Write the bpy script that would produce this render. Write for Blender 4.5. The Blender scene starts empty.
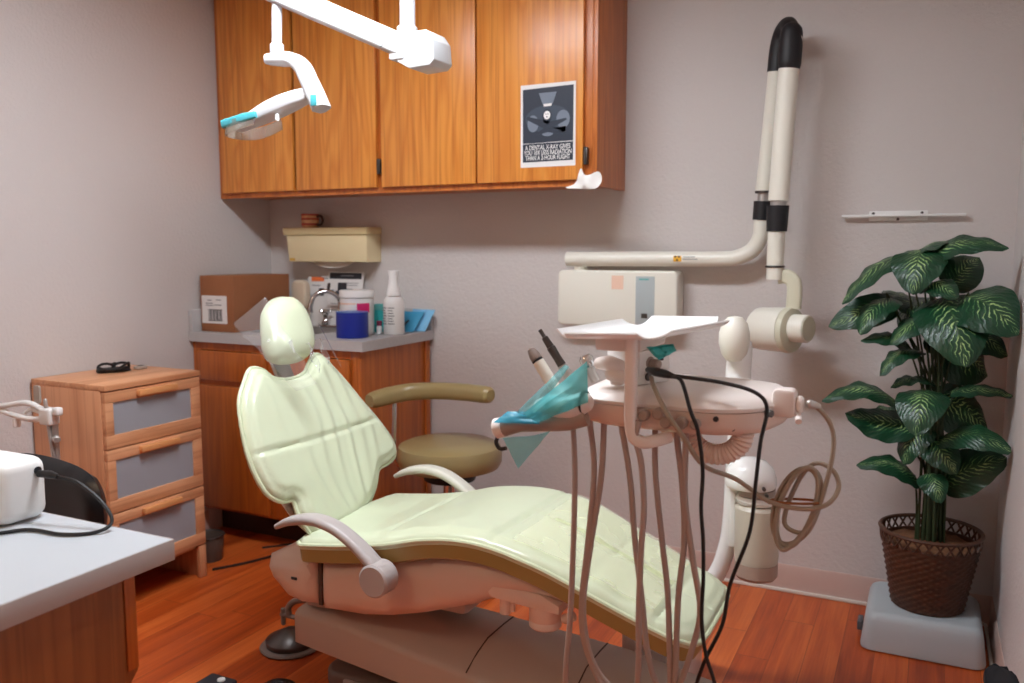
import bpy, bmesh, math, random
from mathutils import Vector, Matrix, noise
from mathutils.geometry import delaunay_2d_cdt

random.seed(7)
scene = bpy.context.scene
COL = scene.collection
PI = math.pi
V = Vector

# ------------------------------------------------------------------ materials
def lin(c):
    return tuple(((v / 255) / 12.92 if v / 255 <= 0.04045 else ((v / 255 + 0.055) / 1.055) ** 2.4) for v in c)

class NT:
    def __init__(s, name):
        s.m = bpy.data.materials.new(name); s.m.use_nodes = True
        s.t = s.m.node_tree; s.t.nodes.clear()
        s.out = s.t.nodes.new('ShaderNodeOutputMaterial')
    def n(s, kind, **kw):
        nd = s.t.nodes.new(kind)
        for k, v in kw.items():
            if k.startswith('i_'):
                key = k[2:].replace('_', ' ')
                nd.inputs[key].default_value = v
            else: setattr(nd, k, v)
        return nd
    def l(s, a, b): s.t.links.new(a, b)

def rgba(c): return (*lin(c), 1.0)

def plain(name, col, rough=0.5, metal=0.0, spec=0.5, bump=0.0, bscale=200, trans=0.0, coat=0.0, vary=0.0, sheen=0.0, emit=None, estr=0.0, ior=1.45, vscale=8.0):
    t = NT(name)
    p = t.n('ShaderNodeBsdfPrincipled')
    p.inputs['Base Color'].default_value = rgba(col)
    p.inputs['Roughness'].default_value = rough
    p.inputs['Metallic'].default_value = metal
    p.inputs['Specular IOR Level'].default_value = spec
    p.inputs['Transmission Weight'].default_value = trans
    p.inputs['Coat Weight'].default_value = coat
    p.inputs['IOR'].default_value = ior
    if emit:
        p.inputs['Emission Color'].default_value = rgba(emit); p.inputs['Emission Strength'].default_value = estr
    tc = t.n('ShaderNodeTexCoord')
    if vary:
        nz = t.n('ShaderNodeTexNoise', i_Scale=vscale, i_Detail=4.0)
        t.l(tc.outputs['Object'], nz.inputs['Vector'])
        mx = t.n('ShaderNodeMix', data_type='RGBA')
        mx.inputs['A'].default_value = rgba(tuple(max(0, c * (1 - vary)) for c in col))
        mx.inputs['B'].default_value = rgba(tuple(min(255, c * (1 + vary)) for c in col))
        t.l(nz.outputs['Fac'], mx.inputs['Factor']); t.l(mx.outputs['Result'], p.inputs['Base Color'])
    if bump:
        nz = t.n('ShaderNodeTexNoise', i_Scale=float(bscale), i_Detail=3.0)
        t.l(tc.outputs['Object'], nz.inputs['Vector'])
        b = t.n('ShaderNodeBump', i_Strength=bump, i_Distance=0.002)
        t.l(nz.outputs['Fac'], b.inputs['Height']); t.l(b.outputs['Normal'], p.inputs['Normal'])
    t.l(p.outputs[0], t.out.inputs['Surface'])
    return t.m

def clear_film(name, tint, alpha, rough=0.12, gloss=0.35):
    t = NT(name)
    tr = t.n('ShaderNodeBsdfTransparent'); tr.inputs['Color'].default_value = rgba(tint)
    p = t.n('ShaderNodeBsdfPrincipled'); p.inputs['Base Color'].default_value = rgba(tint)
    p.inputs['Roughness'].default_value = rough; p.inputs['Specular IOR Level'].default_value = 1.0
    fr = t.n('ShaderNodeLayerWeight', i_Blend=gloss)
    mt = t.n('ShaderNodeMath', operation='MULTIPLY_ADD'); mt.inputs[1].default_value = 0.3; mt.inputs[2].default_value = alpha
    t.l(fr.outputs['Fresnel'], mt.inputs[0])
    mx = t.n('ShaderNodeMixShader')
    t.l(mt.outputs[0], mx.inputs['Fac']); t.l(tr.outputs[0], mx.inputs[1]); t.l(p.outputs[0], mx.inputs[2])
    t.l(mx.outputs[0], t.out.inputs['Surface'])
    return t.m

def tinted_film(name, tint, col, alpha, rough=0.25):
    """thin coloured plastic: lets tinted light through, scatters some of it both ways"""
    t = NT(name)
    tr = t.n('ShaderNodeBsdfTransparent'); tr.inputs['Color'].default_value = rgba(tint)
    tl = t.n('ShaderNodeBsdfTranslucent'); tl.inputs['Color'].default_value = rgba(col)
    p = t.n('ShaderNodeBsdfPrincipled'); p.inputs['Base Color'].default_value = rgba(col); p.inputs['Roughness'].default_value = rough
    a = t.n('ShaderNodeMixShader'); a.inputs['Fac'].default_value = 0.5
    t.l(tl.outputs[0], a.inputs[1]); t.l(p.outputs[0], a.inputs[2])
    b = t.n('ShaderNodeMixShader'); b.inputs['Fac'].default_value = alpha
    t.l(tr.outputs[0], b.inputs[1]); t.l(a.outputs[0], b.inputs[2]); t.l(b.outputs[0], t.out.inputs['Surface'])
    return t.m

def wood(name, c1, c2, c3, rough=0.35, scale=1.0, axis='Z', figure=1.0, coat=0.2):
    """long grain along one axis, cathedral figure from stretched noise"""
    t = NT(name)
    tc = t.n('ShaderNodeTexCoord'); oi = t.n('ShaderNodeObjectInfo')
    off = t.n('ShaderNodeVectorMath', operation='SCALE'); off.inputs['Scale'].default_value = 7.3
    cb = t.n('ShaderNodeCombineXYZ')
    for k in ('X', 'Y', 'Z'): t.l(oi.outputs['Random'], cb.inputs[k])
    t.l(cb.outputs[0], off.inputs[0])
    ad = t.n('ShaderNodeVectorMath', operation='ADD')
    t.l(tc.outputs['Object'], ad.inputs[0]); t.l(off.outputs[0], ad.inputs[1])
    mp = t.n('ShaderNodeMapping')
    st = {'X': (0.15, 1, 1), 'Y': (1, 0.15, 1), 'Z': (1, 1, 0.15)}[axis]
    mp.inputs['Scale'].default_value = tuple(s * scale for s in st)
    t.l(ad.outputs[0], mp.inputs['Vector'])
    n1 = t.n('ShaderNodeTexNoise', i_Scale=5.0, i_Detail=2.0, i_Distortion=0.4)
    t.l(mp.outputs[0], n1.inputs['Vector'])
    m1 = t.n('ShaderNodeMath', operation='MULTIPLY'); m1.inputs[1].default_value = 24.0 * figure
    t.l(n1.outputs['Fac'], m1.inputs[0])
    fr = t.n('ShaderNodeMath', operation='PINGPONG'); fr.inputs[1].default_value = 1.0
    t.l(m1.outputs[0], fr.inputs[0])
    mp2 = t.n('ShaderNodeMapping'); mp2.inputs['Scale'].default_value = tuple((s * 0.15 if s < 1 else s) * scale for s in st)
    t.l(ad.outputs[0], mp2.inputs['Vector'])
    n2 = t.n('ShaderNodeTexNoise', i_Scale=90.0, i_Detail=4.0)
    t.l(mp2.outputs[0], n2.inputs['Vector'])
    r1 = t.n('ShaderNodeValToRGB')
    r1.color_ramp.elements[0].color = rgba(c2); r1.color_ramp.elements[1].color = rgba(c1)
    r1.color_ramp.elements[0].position = 0.0; r1.color_ramp.elements[1].position = 0.75
    t.l(fr.outputs[0], r1.inputs['Fac'])
    r2 = t.n('ShaderNodeMapRange'); r2.inputs['From Min'].default_value = 0.48; r2.inputs['From Max'].default_value = 0.66
    r2.inputs['To Min'].default_value = 0.0; r2.inputs['To Max'].default_value = 0.6
    t.l(n2.outputs['Fac'], r2.inputs['Value'])
    mx = t.n('ShaderNodeMix', data_type='RGBA'); mx.inputs['B'].default_value = rgba(c3)
    t.l(r2.outputs[0], mx.inputs['Factor']); t.l(r1.outputs[0], mx.inputs['A'])
    p = t.n('ShaderNodeBsdfPrincipled'); p.inputs['Roughness'].default_value = rough
    p.inputs['Coat Weight'].default_value = coat; p.inputs['Coat Roughness'].default_value = 0.28
    t.l(mx.outputs['Result'], p.inputs['Base Color'])
    b = t.n('ShaderNodeBump', i_Strength=0.12, i_Distance=0.001)
    t.l(n2.outputs['Fac'], b.inputs['Height']); t.l(b.outputs['Normal'], p.inputs['Normal'])
    t.l(p.outputs[0], t.out.inputs['Surface'])
    return t.m

def wall_material(name, col):
    t = NT(name)
    tc = t.n('ShaderNodeTexCoord')
    n1 = t.n('ShaderNodeTexNoise', i_Scale=70.0, i_Detail=3.0, i_Roughness=0.55)
    n2 = t.n('ShaderNodeTexNoise', i_Scale=260.0, i_Detail=2.0)
    n3 = t.n('ShaderNodeTexNoise', i_Scale=1.7, i_Detail=3.0)
    for n in (n1, n2, n3): t.l(tc.outputs['Object'], n.inputs['Vector'])
    mx = t.n('ShaderNodeMix', data_type='RGBA')
    mx.inputs['A'].default_value = rgba(tuple(c * 0.98 for c in col)); mx.inputs['B'].default_value = rgba(tuple(min(255, c * 1.02) for c in col))
    t.l(n3.outputs['Fac'], mx.inputs['Factor'])
    ad = t.n('ShaderNodeMath', operation='MULTIPLY_ADD'); ad.inputs[1].default_value = 0.35
    t.l(n2.outputs['Fac'], ad.inputs[0]); t.l(n1.outputs['Fac'], ad.inputs[2])
    b = t.n('ShaderNodeBump', i_Strength=0.6, i_Distance=0.004)
    t.l(ad.outputs[0], b.inputs['Height'])
    p = t.n('ShaderNodeBsdfPrincipled'); p.inputs['Roughness'].default_value = 0.6; p.inputs['Specular IOR Level'].default_value = 0.35
    t.l(mx.outputs['Result'], p.inputs['Base Color']); t.l(b.outputs['Normal'], p.inputs['Normal'])
    t.l(p.outputs[0], t.out.inputs['Surface'])
    return t.m

def floor_material(name):
    t = NT(name)
    tc = t.n('ShaderNodeTexCoord'); sp = t.n('ShaderNodeSeparateXYZ')
    t.l(tc.outputs['Object'], sp.inputs[0])
    def math_(op, a, b=None, c=None):
        m = t.n('ShaderNodeMath', operation=op)
        for i, v in enumerate((a, b, c)):
            if v is None: continue
            if isinstance(v, (int, float)): m.inputs[i].default_value = v
            else: t.l(v, m.inputs[i])
        return m.outputs[0]
    W, LEN = 0.098, 1.15
    xs = math_('DIVIDE', sp.outputs['X'], W); xi = math_('FLOOR', xs)
    wn = t.n('ShaderNodeTexWhiteNoise', noise_dimensions='1D'); t.l(xi, wn.inputs['W'])
    ys = math_('ADD', math_('DIVIDE', sp.outputs['Y'], LEN), math_('MULTIPLY', wn.outputs['Value'], 5.0)); yi = math_('FLOOR', ys)
    wn2 = t.n('ShaderNodeTexWhiteNoise', noise_dimensions='2D')
    cb = t.n('ShaderNodeCombineXYZ'); t.l(xi, cb.inputs['X']); t.l(yi, cb.inputs['Y']); t.l(cb.outputs[0], wn2.inputs['Vector'])
    mp = t.n('ShaderNodeMapping'); mp.inputs['Scale'].default_value = (14, 0.9, 1)
    vo = t.n('ShaderNodeVectorMath', operation='MULTIPLY_ADD'); t.l(wn2.outputs['Color'], vo.inputs[0]); vo.inputs[1].default_value = (3, 3, 3); t.l(tc.outputs['Object'], vo.inputs[2])
    t.l(vo.outputs[0], mp.inputs['Vector'])
    n1 = t.n('ShaderNodeTexNoise', i_Scale=2.2, i_Detail=5.0, i_Distortion=0.8); t.l(mp.outputs[0], n1.inputs['Vector'])
    mp2 = t.n('ShaderNodeMapping'); mp2.inputs['Scale'].default_value = (90, 2.5, 1); t.l(vo.outputs[0], mp2.inputs['Vector'])
    n2 = t.n('ShaderNodeTexNoise', i_Scale=2.0, i_Detail=3.0); t.l(mp2.outputs[0], n2.inputs['Vector'])
    f = math_('ADD', math_('MULTIPLY', n1.outputs['Fac'], 0.6), math_('ADD', math_('MULTIPLY', n2.outputs['Fac'], 0.25), math_('MULTIPLY', wn2.outputs['Value'], 0.28)))
    r = t.n('ShaderNodeValToRGB'); e = r.color_ramp.elements
    e[0].position = 0.3; e[0].color = rgba((140, 52, 16)); e[1].position = 0.85; e[1].color = rgba((218, 114, 52))
    m = r.color_ramp.elements.new(0.55); m.color = rgba((184, 79, 28))
    t.l(f, r.inputs['Fac'])
    fx = math_('FRACT', xs); fy = math_('FRACT', ys)
    gx = math_('LESS_THAN', fx, 0.02); gy = math_('LESS_THAN', fy, 0.0025)
    g = math_('MAXIMUM', gx, gy)
    mx = t.n('ShaderNodeMix', data_type='RGBA'); mx.inputs['B'].default_value = rgba((92, 34, 14))
    t.l(math_('MULTIPLY', g, 0.65), mx.inputs['Factor']); t.l(r.outputs[0], mx.inputs['A'])
    p = t.n('ShaderNodeBsdfPrincipled'); p.inputs['Roughness'].default_value = 0.33
    t.l(mx.outputs['Result'], p.inputs['Base Color'])
    b = t.n('ShaderNodeBump', i_Strength=0.25, i_Distance=0.001); b.invert = True
    t.l(g, b.inputs['Height']); t.l(b.outputs['Normal'], p.inputs['Normal'])
    t.l(p.outputs[0], t.out.inputs['Surface'])
    return t.m

def leaf_material(name):
    t = NT(name)
    uv = t.n('ShaderNodeUVMap'); uv.uv_map = 'leaf'
    sp = t.n('ShaderNodeSeparateXYZ'); t.l(uv.outputs[0], sp.inputs[0])
    def math_(op, a, b=None):
        m = t.n('ShaderNodeMath', operation=op)
        for i, v in enumerate((a, b)):
            if v is None: continue
            if isinstance(v, (int, float)): m.inputs[i].default_value = v
            else: t.l(v, m.inputs[i])
        return m.outputs[0]
    tc = t.n('ShaderNodeTexCoord')
    nz = t.n('ShaderNodeTexNoise', i_Scale=46.0, i_Detail=4.0); t.l(tc.outputs['Object'], nz.inputs['Vector'])
    nb = t.n('ShaderNodeTexNoise', i_Scale=17.0, i_Detail=2.0); t.l(tc.outputs['Object'], nb.inputs['Vector'])
    au = math_('ABSOLUTE', sp.outputs['X'])
    ph = math_('ADD', math_('SUBTRACT', math_('MULTIPLY', sp.outputs['Y'], 11.0), math_('MULTIPLY', au, 4.5)), math_('MULTIPLY', nz.outputs['Fac'], 1.9))
    sn = math_('PINGPONG', ph, 0.5)
    vein = math_('MULTIPLY', sn, 2.0)
    fade = math_('SUBTRACT', 1.0, math_('POWER', math_('MULTIPLY', au, 1.22), 1.3))
    val = math_('MULTIPLY', math_('POWER', vein, 2.2), fade)
    val = math_('MULTIPLY', val, math_('MULTIPLY', nb.outputs['Fac'], math_('MULTIPLY', nz.outputs['Fac'], 3.6)))
    r = t.n('ShaderNodeValToRGB'); e = r.color_ramp.elements
    e[0].position = 0.22; e[0].color = rgba((16, 60, 36)); e[1].position = 0.70; e[1].color = rgba((170, 198, 132))
    m = r.color_ramp.elements.new(0.36); m.color = rgba((34, 92, 52))
    t.l(val, r.inputs['Fac'])
    mid = math_('LESS_THAN', au, 0.035)
    mx = t.n('ShaderNodeMix', data_type='RGBA'); mx.inputs['B'].default_value = rgba((40, 74, 40))
    t.l(math_('MULTIPLY', mid, 0.8), mx.inputs['Factor']); t.l(r.outputs[0], mx.inputs['A'])
    p = t.n('ShaderNodeBsdfPrincipled'); p.inputs['Roughness'].default_value = 0.36
    t.l(mx.outputs['Result'], p.inputs['Base Color'])
    b = t.n('ShaderNodeBump', i_Strength=0.3, i_Distance=0.003); t.l(vein, b.inputs['Height']); t.l(b.outputs['Normal'], p.inputs['Normal'])
    t.l(p.outputs[0], t.out.inputs['Surface'])
    return t.m

M = dict(
    wall=wall_material('wall_paint', (205, 199, 196)),
    ceiling=plain('ceiling_paint', (226, 222, 216), 0.8, bump=0.3, bscale=120),
    floor=floor_material('laminate_planks'),
    base_vinyl=plain('vinyl_base', (196, 168, 158), 0.45),
    base_strip=plain('white_caulk_strip', (222, 216, 206), 0.5),
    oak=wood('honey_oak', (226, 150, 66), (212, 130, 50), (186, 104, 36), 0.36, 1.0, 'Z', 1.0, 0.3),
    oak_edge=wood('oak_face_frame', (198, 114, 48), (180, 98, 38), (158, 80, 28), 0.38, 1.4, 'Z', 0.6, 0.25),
    oak_shaded=wood('shaded_honey_oak', (186, 100, 34), (170, 88, 28), (150, 74, 22), 0.4, 1.0, 'Z', 0.9, 0.25),  # the same oak, with the dimmer light below put into its colour
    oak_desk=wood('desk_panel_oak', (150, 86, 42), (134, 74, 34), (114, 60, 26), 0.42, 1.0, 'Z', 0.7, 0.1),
    toe=plain('dark_toe_kick', (62, 40, 34), 0.5),
    laminate=plain('grey_speckled_laminate', (186, 184, 184), 0.4, vary=0.06, vscale=160),
    desk_top=plain('pale_grey_desk_laminate', (184, 190, 195), 0.3, vary=0.01),
    desk_edge=plain('grey_desk_edge', (176, 168, 164), 0.45),
    birch=wood('birch_veneer', (214, 156, 116), (198, 138, 98), (180, 120, 82), 0.45, 1.0, 'Z', 0.5, 0.0),
    birch_h=wood('birch_veneer_crosswise', (220, 162, 120), (202, 142, 100), (186, 126, 86), 0.45, 1.0, 'Y', 0.5, 0.0),
    handle_wood=plain('drawer_handle_wood', (214, 150, 96), 0.4),
    frosted=plain('frosted_glass', (176, 180, 188), 0.28, trans=0.25, spec=0.5),
    card=plain('brown_cardboard', (150, 96, 62), 0.8, vary=0.04, vscale=20),
    card_tape=plain('packing_tape', (160, 108, 74), 0.4),
    paper=plain('white_paper', (226, 224, 222), 0.7),
    ink=plain('dark_ink', (46, 48, 54), 0.6),
    ink_grey=plain('grey_ink', (130, 130, 134), 0.6),
    navy=plain('poster_navy', (38, 46, 60), 0.5),
    film_grey=plain('poster_film_grey', (112, 122, 136), 0.5),
    film_mid=plain('poster_film_mid', (56, 66, 80), 0.5),
    cream=plain('cream_plastic', (226, 210, 168), 0.4),
    cream2=plain('cream_plastic_lid', (216, 198, 150), 0.4),
    orange=plain('orange_card', (232, 120, 66), 0.6),
    yellow=plain('yellow_card', (196, 158, 66), 0.6),
    red=plain('red_glaze', (170, 58, 34), 0.35),
    tan=plain('tan_glaze', (208, 160, 112), 0.4),
    brown=plain('dark_brown_plastic', (60, 40, 32), 0.5),
    beige=plain('beige_plastic', (214, 196, 172), 0.45),
    white=plain('white_plastic', (232, 232, 230), 0.35),
    lamp_white=plain('lamp_white_enamel', (206, 208, 210), 0.3),
    white_gloss=plain('white_enamel', (238, 238, 236), 0.22),
    ivory=plain('ivory_enamel', (232, 230, 218), 0.3),
    ivory_shade=plain('ivory_shaded_plastic', (212, 210, 188), 0.35),  # ivory with the tube head's greenish shadow side put into its colour
    unit=plain('pinkish_white_plastic', (232, 222, 216), 0.35),
    unit_floor_lit=plain('floor_lit_white_plastic', (226, 206, 194), 0.4),  # white plastic with the warm bounce off the floor put into its colour
    chair_shell=plain('chair_shell_plastic', (218, 196, 184), 0.4),
    chair_lift=plain('chair_lift_cover', (184, 170, 160), 0.42),
    chair_groove=plain('cover_seam_dark', (84, 66, 60), 0.7),
    chair_base=plain('dark_base_plate', (128, 112, 104), 0.5),
    vinyl=plain('pale_green_vinyl', (204, 213, 184), 0.28, bump=0.08, bscale=500, coat=0.25, vary=0.015, vscale=10),
    vinyl_seam=plain('pale_green_piping', (203, 212, 180), 0.35),
    khaki=plain('khaki_vinyl', (162, 142, 88), 0.4, bump=0.08, bscale=400),
    olive=plain('olive_tan_vinyl', (152, 133, 90), 0.3, coat=0.25),
    arm=plain('grey_armrest_plastic', (178, 171, 169), 0.35),
    arm_green=plain('armrest_pale_plastic', (204, 202, 190), 0.35),
    chrome=plain('chrome', (220, 220, 222), 0.1, 1.0),
    steel=plain('brushed_steel', (190, 186, 182), 0.38, 0.75),
    dark_steel=plain('dark_steel', (96, 92, 90), 0.35, 0.9),
    grey_paint=plain('grey_paint', (130, 116, 108), 0.45),
    black=plain('black_plastic', (24, 24, 26), 0.45),
    black_tape=plain('black_tape', (26, 26, 30), 0.5, bump=0.4, bscale=90),
    black_leather=plain('black_leatherette', (26, 27, 30), 0.32, bump=0.1, bscale=300),
    hose=plain('taupe_hose', (170, 152, 144), 0.5),
    hose_grey=plain('grey_beige_cable', (158, 146, 130), 0.5),
    cable=plain('black_cable', (18, 18, 20), 0.45),
    knob=plain('taupe_knob', (160, 144, 134), 0.45),
    led=plain('grey_control_panel', (176, 186, 188), 0.35),
    teal_print=plain('teal_print', (108, 180, 176), 0.5),
    peach=plain('peach_sticker', (238, 202, 180), 0.6),
    hazard=plain('hazard_yellow', (236, 180, 60), 0.6),
    teal=plain('teal_plastic', (60, 178, 178), 0.4),
    teal_lamp=plain('teal_lamp_plastic', (76, 172, 184), 0.3),
    blue=plain('deep_blue_plastic', (20, 42, 142), 0.3),
    blue_edge=plain('light_blue_film', (60, 120, 200), 0.35),
    skyblue=plain('light_blue_tray', (120, 186, 226), 0.4),
    skyblue2=plain('cyan_tray', (60, 150, 190), 0.4),
    pink=plain('magenta_label', (212, 36, 110), 0.5),
    plum=plain('plum_cap', (120, 44, 70), 0.5),
    teal_film=tinted_film('teal_barrier_film', (206, 242, 243), (140, 218, 222), 0.36),
    aqua_film=tinted_film('aqua_barrier_film', (222, 246, 247), (170, 222, 228), 0.3),
    blue_film=tinted_film('blue_adhesive_film', (160, 226, 238), (96, 192, 216), 0.6),
    clear=clear_film('clear_plastic', (250, 250, 250), 0.03, 0.1, 0.3),
    seat_film=clear_film('clear_seat_cover', (252, 252, 247), 0.0, 0.07, 0.2),
    smoke=clear_film('smoky_plastic', (226, 222, 214), 0.14, 0.2),
    wicker=plain('dark_wicker', (74, 48, 34), 0.5, vary=0.35, vscale=60),
    soil=plain('potting_moss', (104, 70, 46), 0.9, bump=1.0, bscale=120, vary=0.4, vscale=70),
    stem=plain('plant_stem', (48, 62, 36), 0.5),
    leaf=leaf_material('variegated_leaf'),
    stool_grey=plain('grey_step_plastic', (178, 186, 190), 0.4),
    stool_foot=plain('dark_step_foot', (84, 84, 88), 0.5),
    trash=plain('dark_bin_plastic', (84, 70, 62), 0.18, spec=0.7),
    fabric_black=plain('black_cloth', (16, 16, 22), 0.9),
    tissue=plain('white_tissue', (236, 234, 230), 0.7, trans=0.0),
    canister=plain('milky_canister', (214, 206, 190), 0.35, trans=0.15),
    canister_low=plain('brownish_canister_base', (176, 154, 140), 0.4),
    paddle=plain('grey_paddle', (166, 154, 142), 0.4),
    diffuser=plain('lit_diffuser', (255, 255, 255), 0.5, emit=(240, 247, 255), estr=46.0),
    diffuser_fill=plain('fill_lamp_diffuser', (255, 255, 255), 0.5, emit=(255, 218, 176), estr=17.0),  # warm glow for the added fill lamp
)

# ------------------------------------------------------------------ mesh helpers
def new(): return bmesh.new()

def merge(bm, tmp, mat=None):
    if mat is not None: bmesh.ops.transform(tmp, matrix=mat, verts=tmp.verts)
    me = bpy.data.meshes.new('tmp'); tmp.to_mesh(me); tmp.free()
    bm.from_mesh(me); bpy.data.meshes.remove(me)
    return bm

def box(bm, lo, hi, bevel=0.0, seg=2, mat=None):
    tmp = new()
    c = [(a + b) / 2 for a, b in zip(lo, hi)]; s = [abs(b - a) for a, b in zip(lo, hi)]
    bmesh.ops.create_cube(tmp, size=1.0, matrix=Matrix.Translation(c) @ Matrix.Diagonal((*s, 1)))
    if bevel: bmesh.ops.bevel(tmp, geom=list(tmp.edges), offset=min(bevel, min(s) * 0.49), segments=seg, profile=0.5, affect='EDGES')
    return merge(bm, tmp, mat)

def catmull(pts, per=8, closed=False):
    P = [V(p) for p in pts]; n = len(P); out = []
    if n < 3 and not closed: return [P[0].lerp(P[1], i / per) for i in range(per + 1)]
    rng = range(n) if closed else range(n - 1)
    for i in rng:
        if closed: p0, p1, p2, p3 = P[(i - 1) % n], P[i], P[(i + 1) % n], P[(i + 2) % n]
        else:
            p1, p2 = P[i], P[i + 1]
            p0 = P[i - 1] if i > 0 else p1 + (p1 - p2); p3 = P[i + 2] if i + 2 < n else p2 + (p2 - p1)
        # centripetal-ish: plain uniform with reduced overshoot
        for k in range(per):
            t = k / per
            out.append(0.5 * ((2 * p1) + (-p0 + p2) * t + (2 * p0 - 5 * p1 + 4 * p2 - p3) * t * t + (-p0 + 3 * p1 - 3 * p2 + p3) * t * t * t))
    if not closed: out.append(P[-1].copy())
    return out

def interp(vals, per=8):
    out = []
    for i in range(len(vals) - 1):
        for k in range(per): out.append(vals[i] + (vals[i + 1] - vals[i]) * k / per)
    out.append(vals[-1]); return out

def tube(bm, pts, r, n=12, per=8, closed=False, smooth=True, section=None, up=None, cap=True, round_cap=False):
    """sweep a circle (or a section list of (a,b)) along a path; section a runs along 'up x tangent', b along up"""
    path = catmull(pts, per, closed) if smooth else [V(p) for p in pts]
    if isinstance(r, (list, tuple)): rad = interp(r, per) if smooth else list(r)
    else: rad = [r] * len(path)
    if round_cap:
        def ends(p, q, rr):
            d = (p - q).normalized(); return [(p + d * rr * math.sin(a), rr * math.cos(a)) for a in (0.45, 0.9, 1.25, 1.5)]
        a = ends(path[0], path[1], rad[0]); b = ends(path[-1], path[-2], rad[-1])
        path = [x[0] for x in reversed(a)] + path + [x[0] for x in b]
        rad = [x[1] for x in reversed(a)] + rad + [x[1] for x in b]
    sec = section or [(math.cos(2 * PI * k / n), math.sin(2 * PI * k / n)) for k in range(n)]
    m = len(path); rings = []; prev = None
    for i, p in enumerate(path):
        if closed: tg = path[(i + 1) % m] - path[i - 1]
        else: tg = path[min(i + 1, m - 1)] - path[max(i - 1, 0)]
        tg = tg.normalized() if tg.length > 1e-9 else V((0, 0, 1))
        if up is not None: u = V(up) - tg * V(up).dot(tg)
        elif prev is None:
            ref = V((0, 0, 1)) if abs(tg.z) < 0.9 else V((1, 0, 0)); u = ref - tg * ref.dot(tg)
        else: u = prev - tg * prev.dot(tg)
        u = u.normalized() if u.length > 1e-9 else V((1, 0, 0)); prev = u
        s = u.cross(tg)
        rings.append([bm.verts.new(p + (s * a + u * b) * rad[i]) for a, b in sec])
    k = len(sec)
    for i in range(m if closed else m - 1):
        A, B = rings[i], rings[(i + 1) % m]
        for j in range(k): bm.faces.new((A[j], A[(j + 1) % k], B[(j + 1) % k], B[j]))
    if not closed and cap: bm.faces.new(list(reversed(rings[0]))); bm.faces.new(rings[-1])
    return bm

def rsec(w, h, r, n=4):
    """rounded rectangle section for tube()"""
    o = []
    for cx, cy, a0 in ((w / 2 - r, h / 2 - r, 0), (-w / 2 + r, h / 2 - r, PI / 2), (-w / 2 + r, -h / 2 + r, PI), (w / 2 - r, -h / 2 + r, 1.5 * PI)):
        for k in range(n + 1): a = a0 + PI / 2 * k / n; o.append((cx + r * math.cos(a), cy + r * math.sin(a)))
    return o

def axis_matrix(o, d, up=(0, 0, 1)):
    z = V(d).normalized(); u = V(up)
    if abs(z.dot(u)) > 0.99: u = V((0, 1, 0))
    x = u.cross(z).normalized(); y = z.cross(x)
    return Matrix((( x.x, y.x, z.x, o[0]), (x.y, y.y, z.y, o[1]), (x.z, y.z, z.z, o[2]), (0, 0, 0, 1)))

def lathe(bm, prof, n=32, mat=None, sx=1.0, sy=1.0):
    """profile [(r,z)...] from bottom to top around local z"""
    tmp = new(); rings = []
    for r, z in prof:
        if r < 1e-6: rings.append([tmp.verts.new((0, 0, z))])
        else: rings.append([tmp.verts.new((r * sx * math.cos(2 * PI * k / n), r * sy * math.sin(2 * PI * k / n), z)) for k in range(n)])
    for A, B in zip(rings, rings[1:]):
        if len(A) == 1 and len(B) == 1: continue
        for k in range(n):
            if len(A) == 1: tmp.faces.new((A[0], B[(k + 1) % n], B[k]))
            elif len(B) == 1: tmp.faces.new((A[k], A[(k + 1) % n], B[0]))
            else: tmp.faces.new((A[k], A[(k + 1) % n], B[(k + 1) % n], B[k]))
    if len(rings[0]) > 1: tmp.faces.new(list(reversed(rings[0])))
    if len(rings[-1]) > 1: tmp.faces.new(rings[-1])
    return merge(bm, tmp, mat)

def cyl(bm, a, b, r, n=24, bev=0.0):
    d = V(b) - V(a); L = d.length
    e = min(bev, r * 0.5, L * 0.45)
    prof = [(r - e, 0), (r, e), (r, L - e), (r - e, L)] if e else [(r, 0), (r, L)]
    return lathe(bm, prof, n, axis_matrix(a, d))

def prism(bm, pts, depth, mat=None, bevel=0.0, seg=2, bevel_all=False):
    """2D outline in local xy, extruded 0..depth along local z"""
    tmp = new()
    lo = [tmp.verts.new((x, y, 0)) for x, y in pts]; hi = [tmp.verts.new((x, y, depth)) for x, y in pts]
    n = len(pts)
    f0 = tmp.faces.new(list(reversed(lo))); f1 = tmp.faces.new(hi)
    for k in range(n): tmp.faces.new((lo[k], lo[(k + 1) % n], hi[(k + 1) % n], hi[k]))
    bmesh.ops.recalc_face_normals(tmp, faces=tmp.faces)
    if bevel:
        ed = list(tmp.edges) if bevel_all else [e for f in (f0, f1) for e in f.edges]
        bmesh.ops.bevel(tmp, geom=ed, offset=bevel, segments=seg, profile=0.5, affect='EDGES')
    return merge(bm, tmp, mat)

XZ = lambda y: Matrix(((1, 0, 0, 0), (0, 0, 1, y), (0, 1, 0, 0), (0, 0, 0, 1)))   # local xy -> world xz, depth -> +y

def smooth_outline(pts, per=6): return [(p.x, p.y) for p in catmull([(x, y, 0) for x, y in pts], per, True)]

def rrect(x0, y0, x1, y1, r, n=5):
    o = []
    for cx, cy, a0 in ((x1 - r, y1 - r, 0), (x0 + r, y1 - r, PI / 2), (x0 + r, y0 + r, PI), (x1 - r, y0 + r, 1.5 * PI)):
        for k in range(n + 1): a = a0 + PI / 2 * k / n; o.append((cx + r * math.cos(a), cy + r * math.sin(a)))
    return o

def inside(p, poly):
    c = False; x, y = p; j = len(poly) - 1
    for i in range(len(poly)):
        xi, yi = poly[i]; xj, yj = poly[j]
        if (yi > y) != (yj > y) and x < (xj - xi) * (y - yi) / (yj - yi) + xi: c = not c
        j = i
    return c

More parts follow.
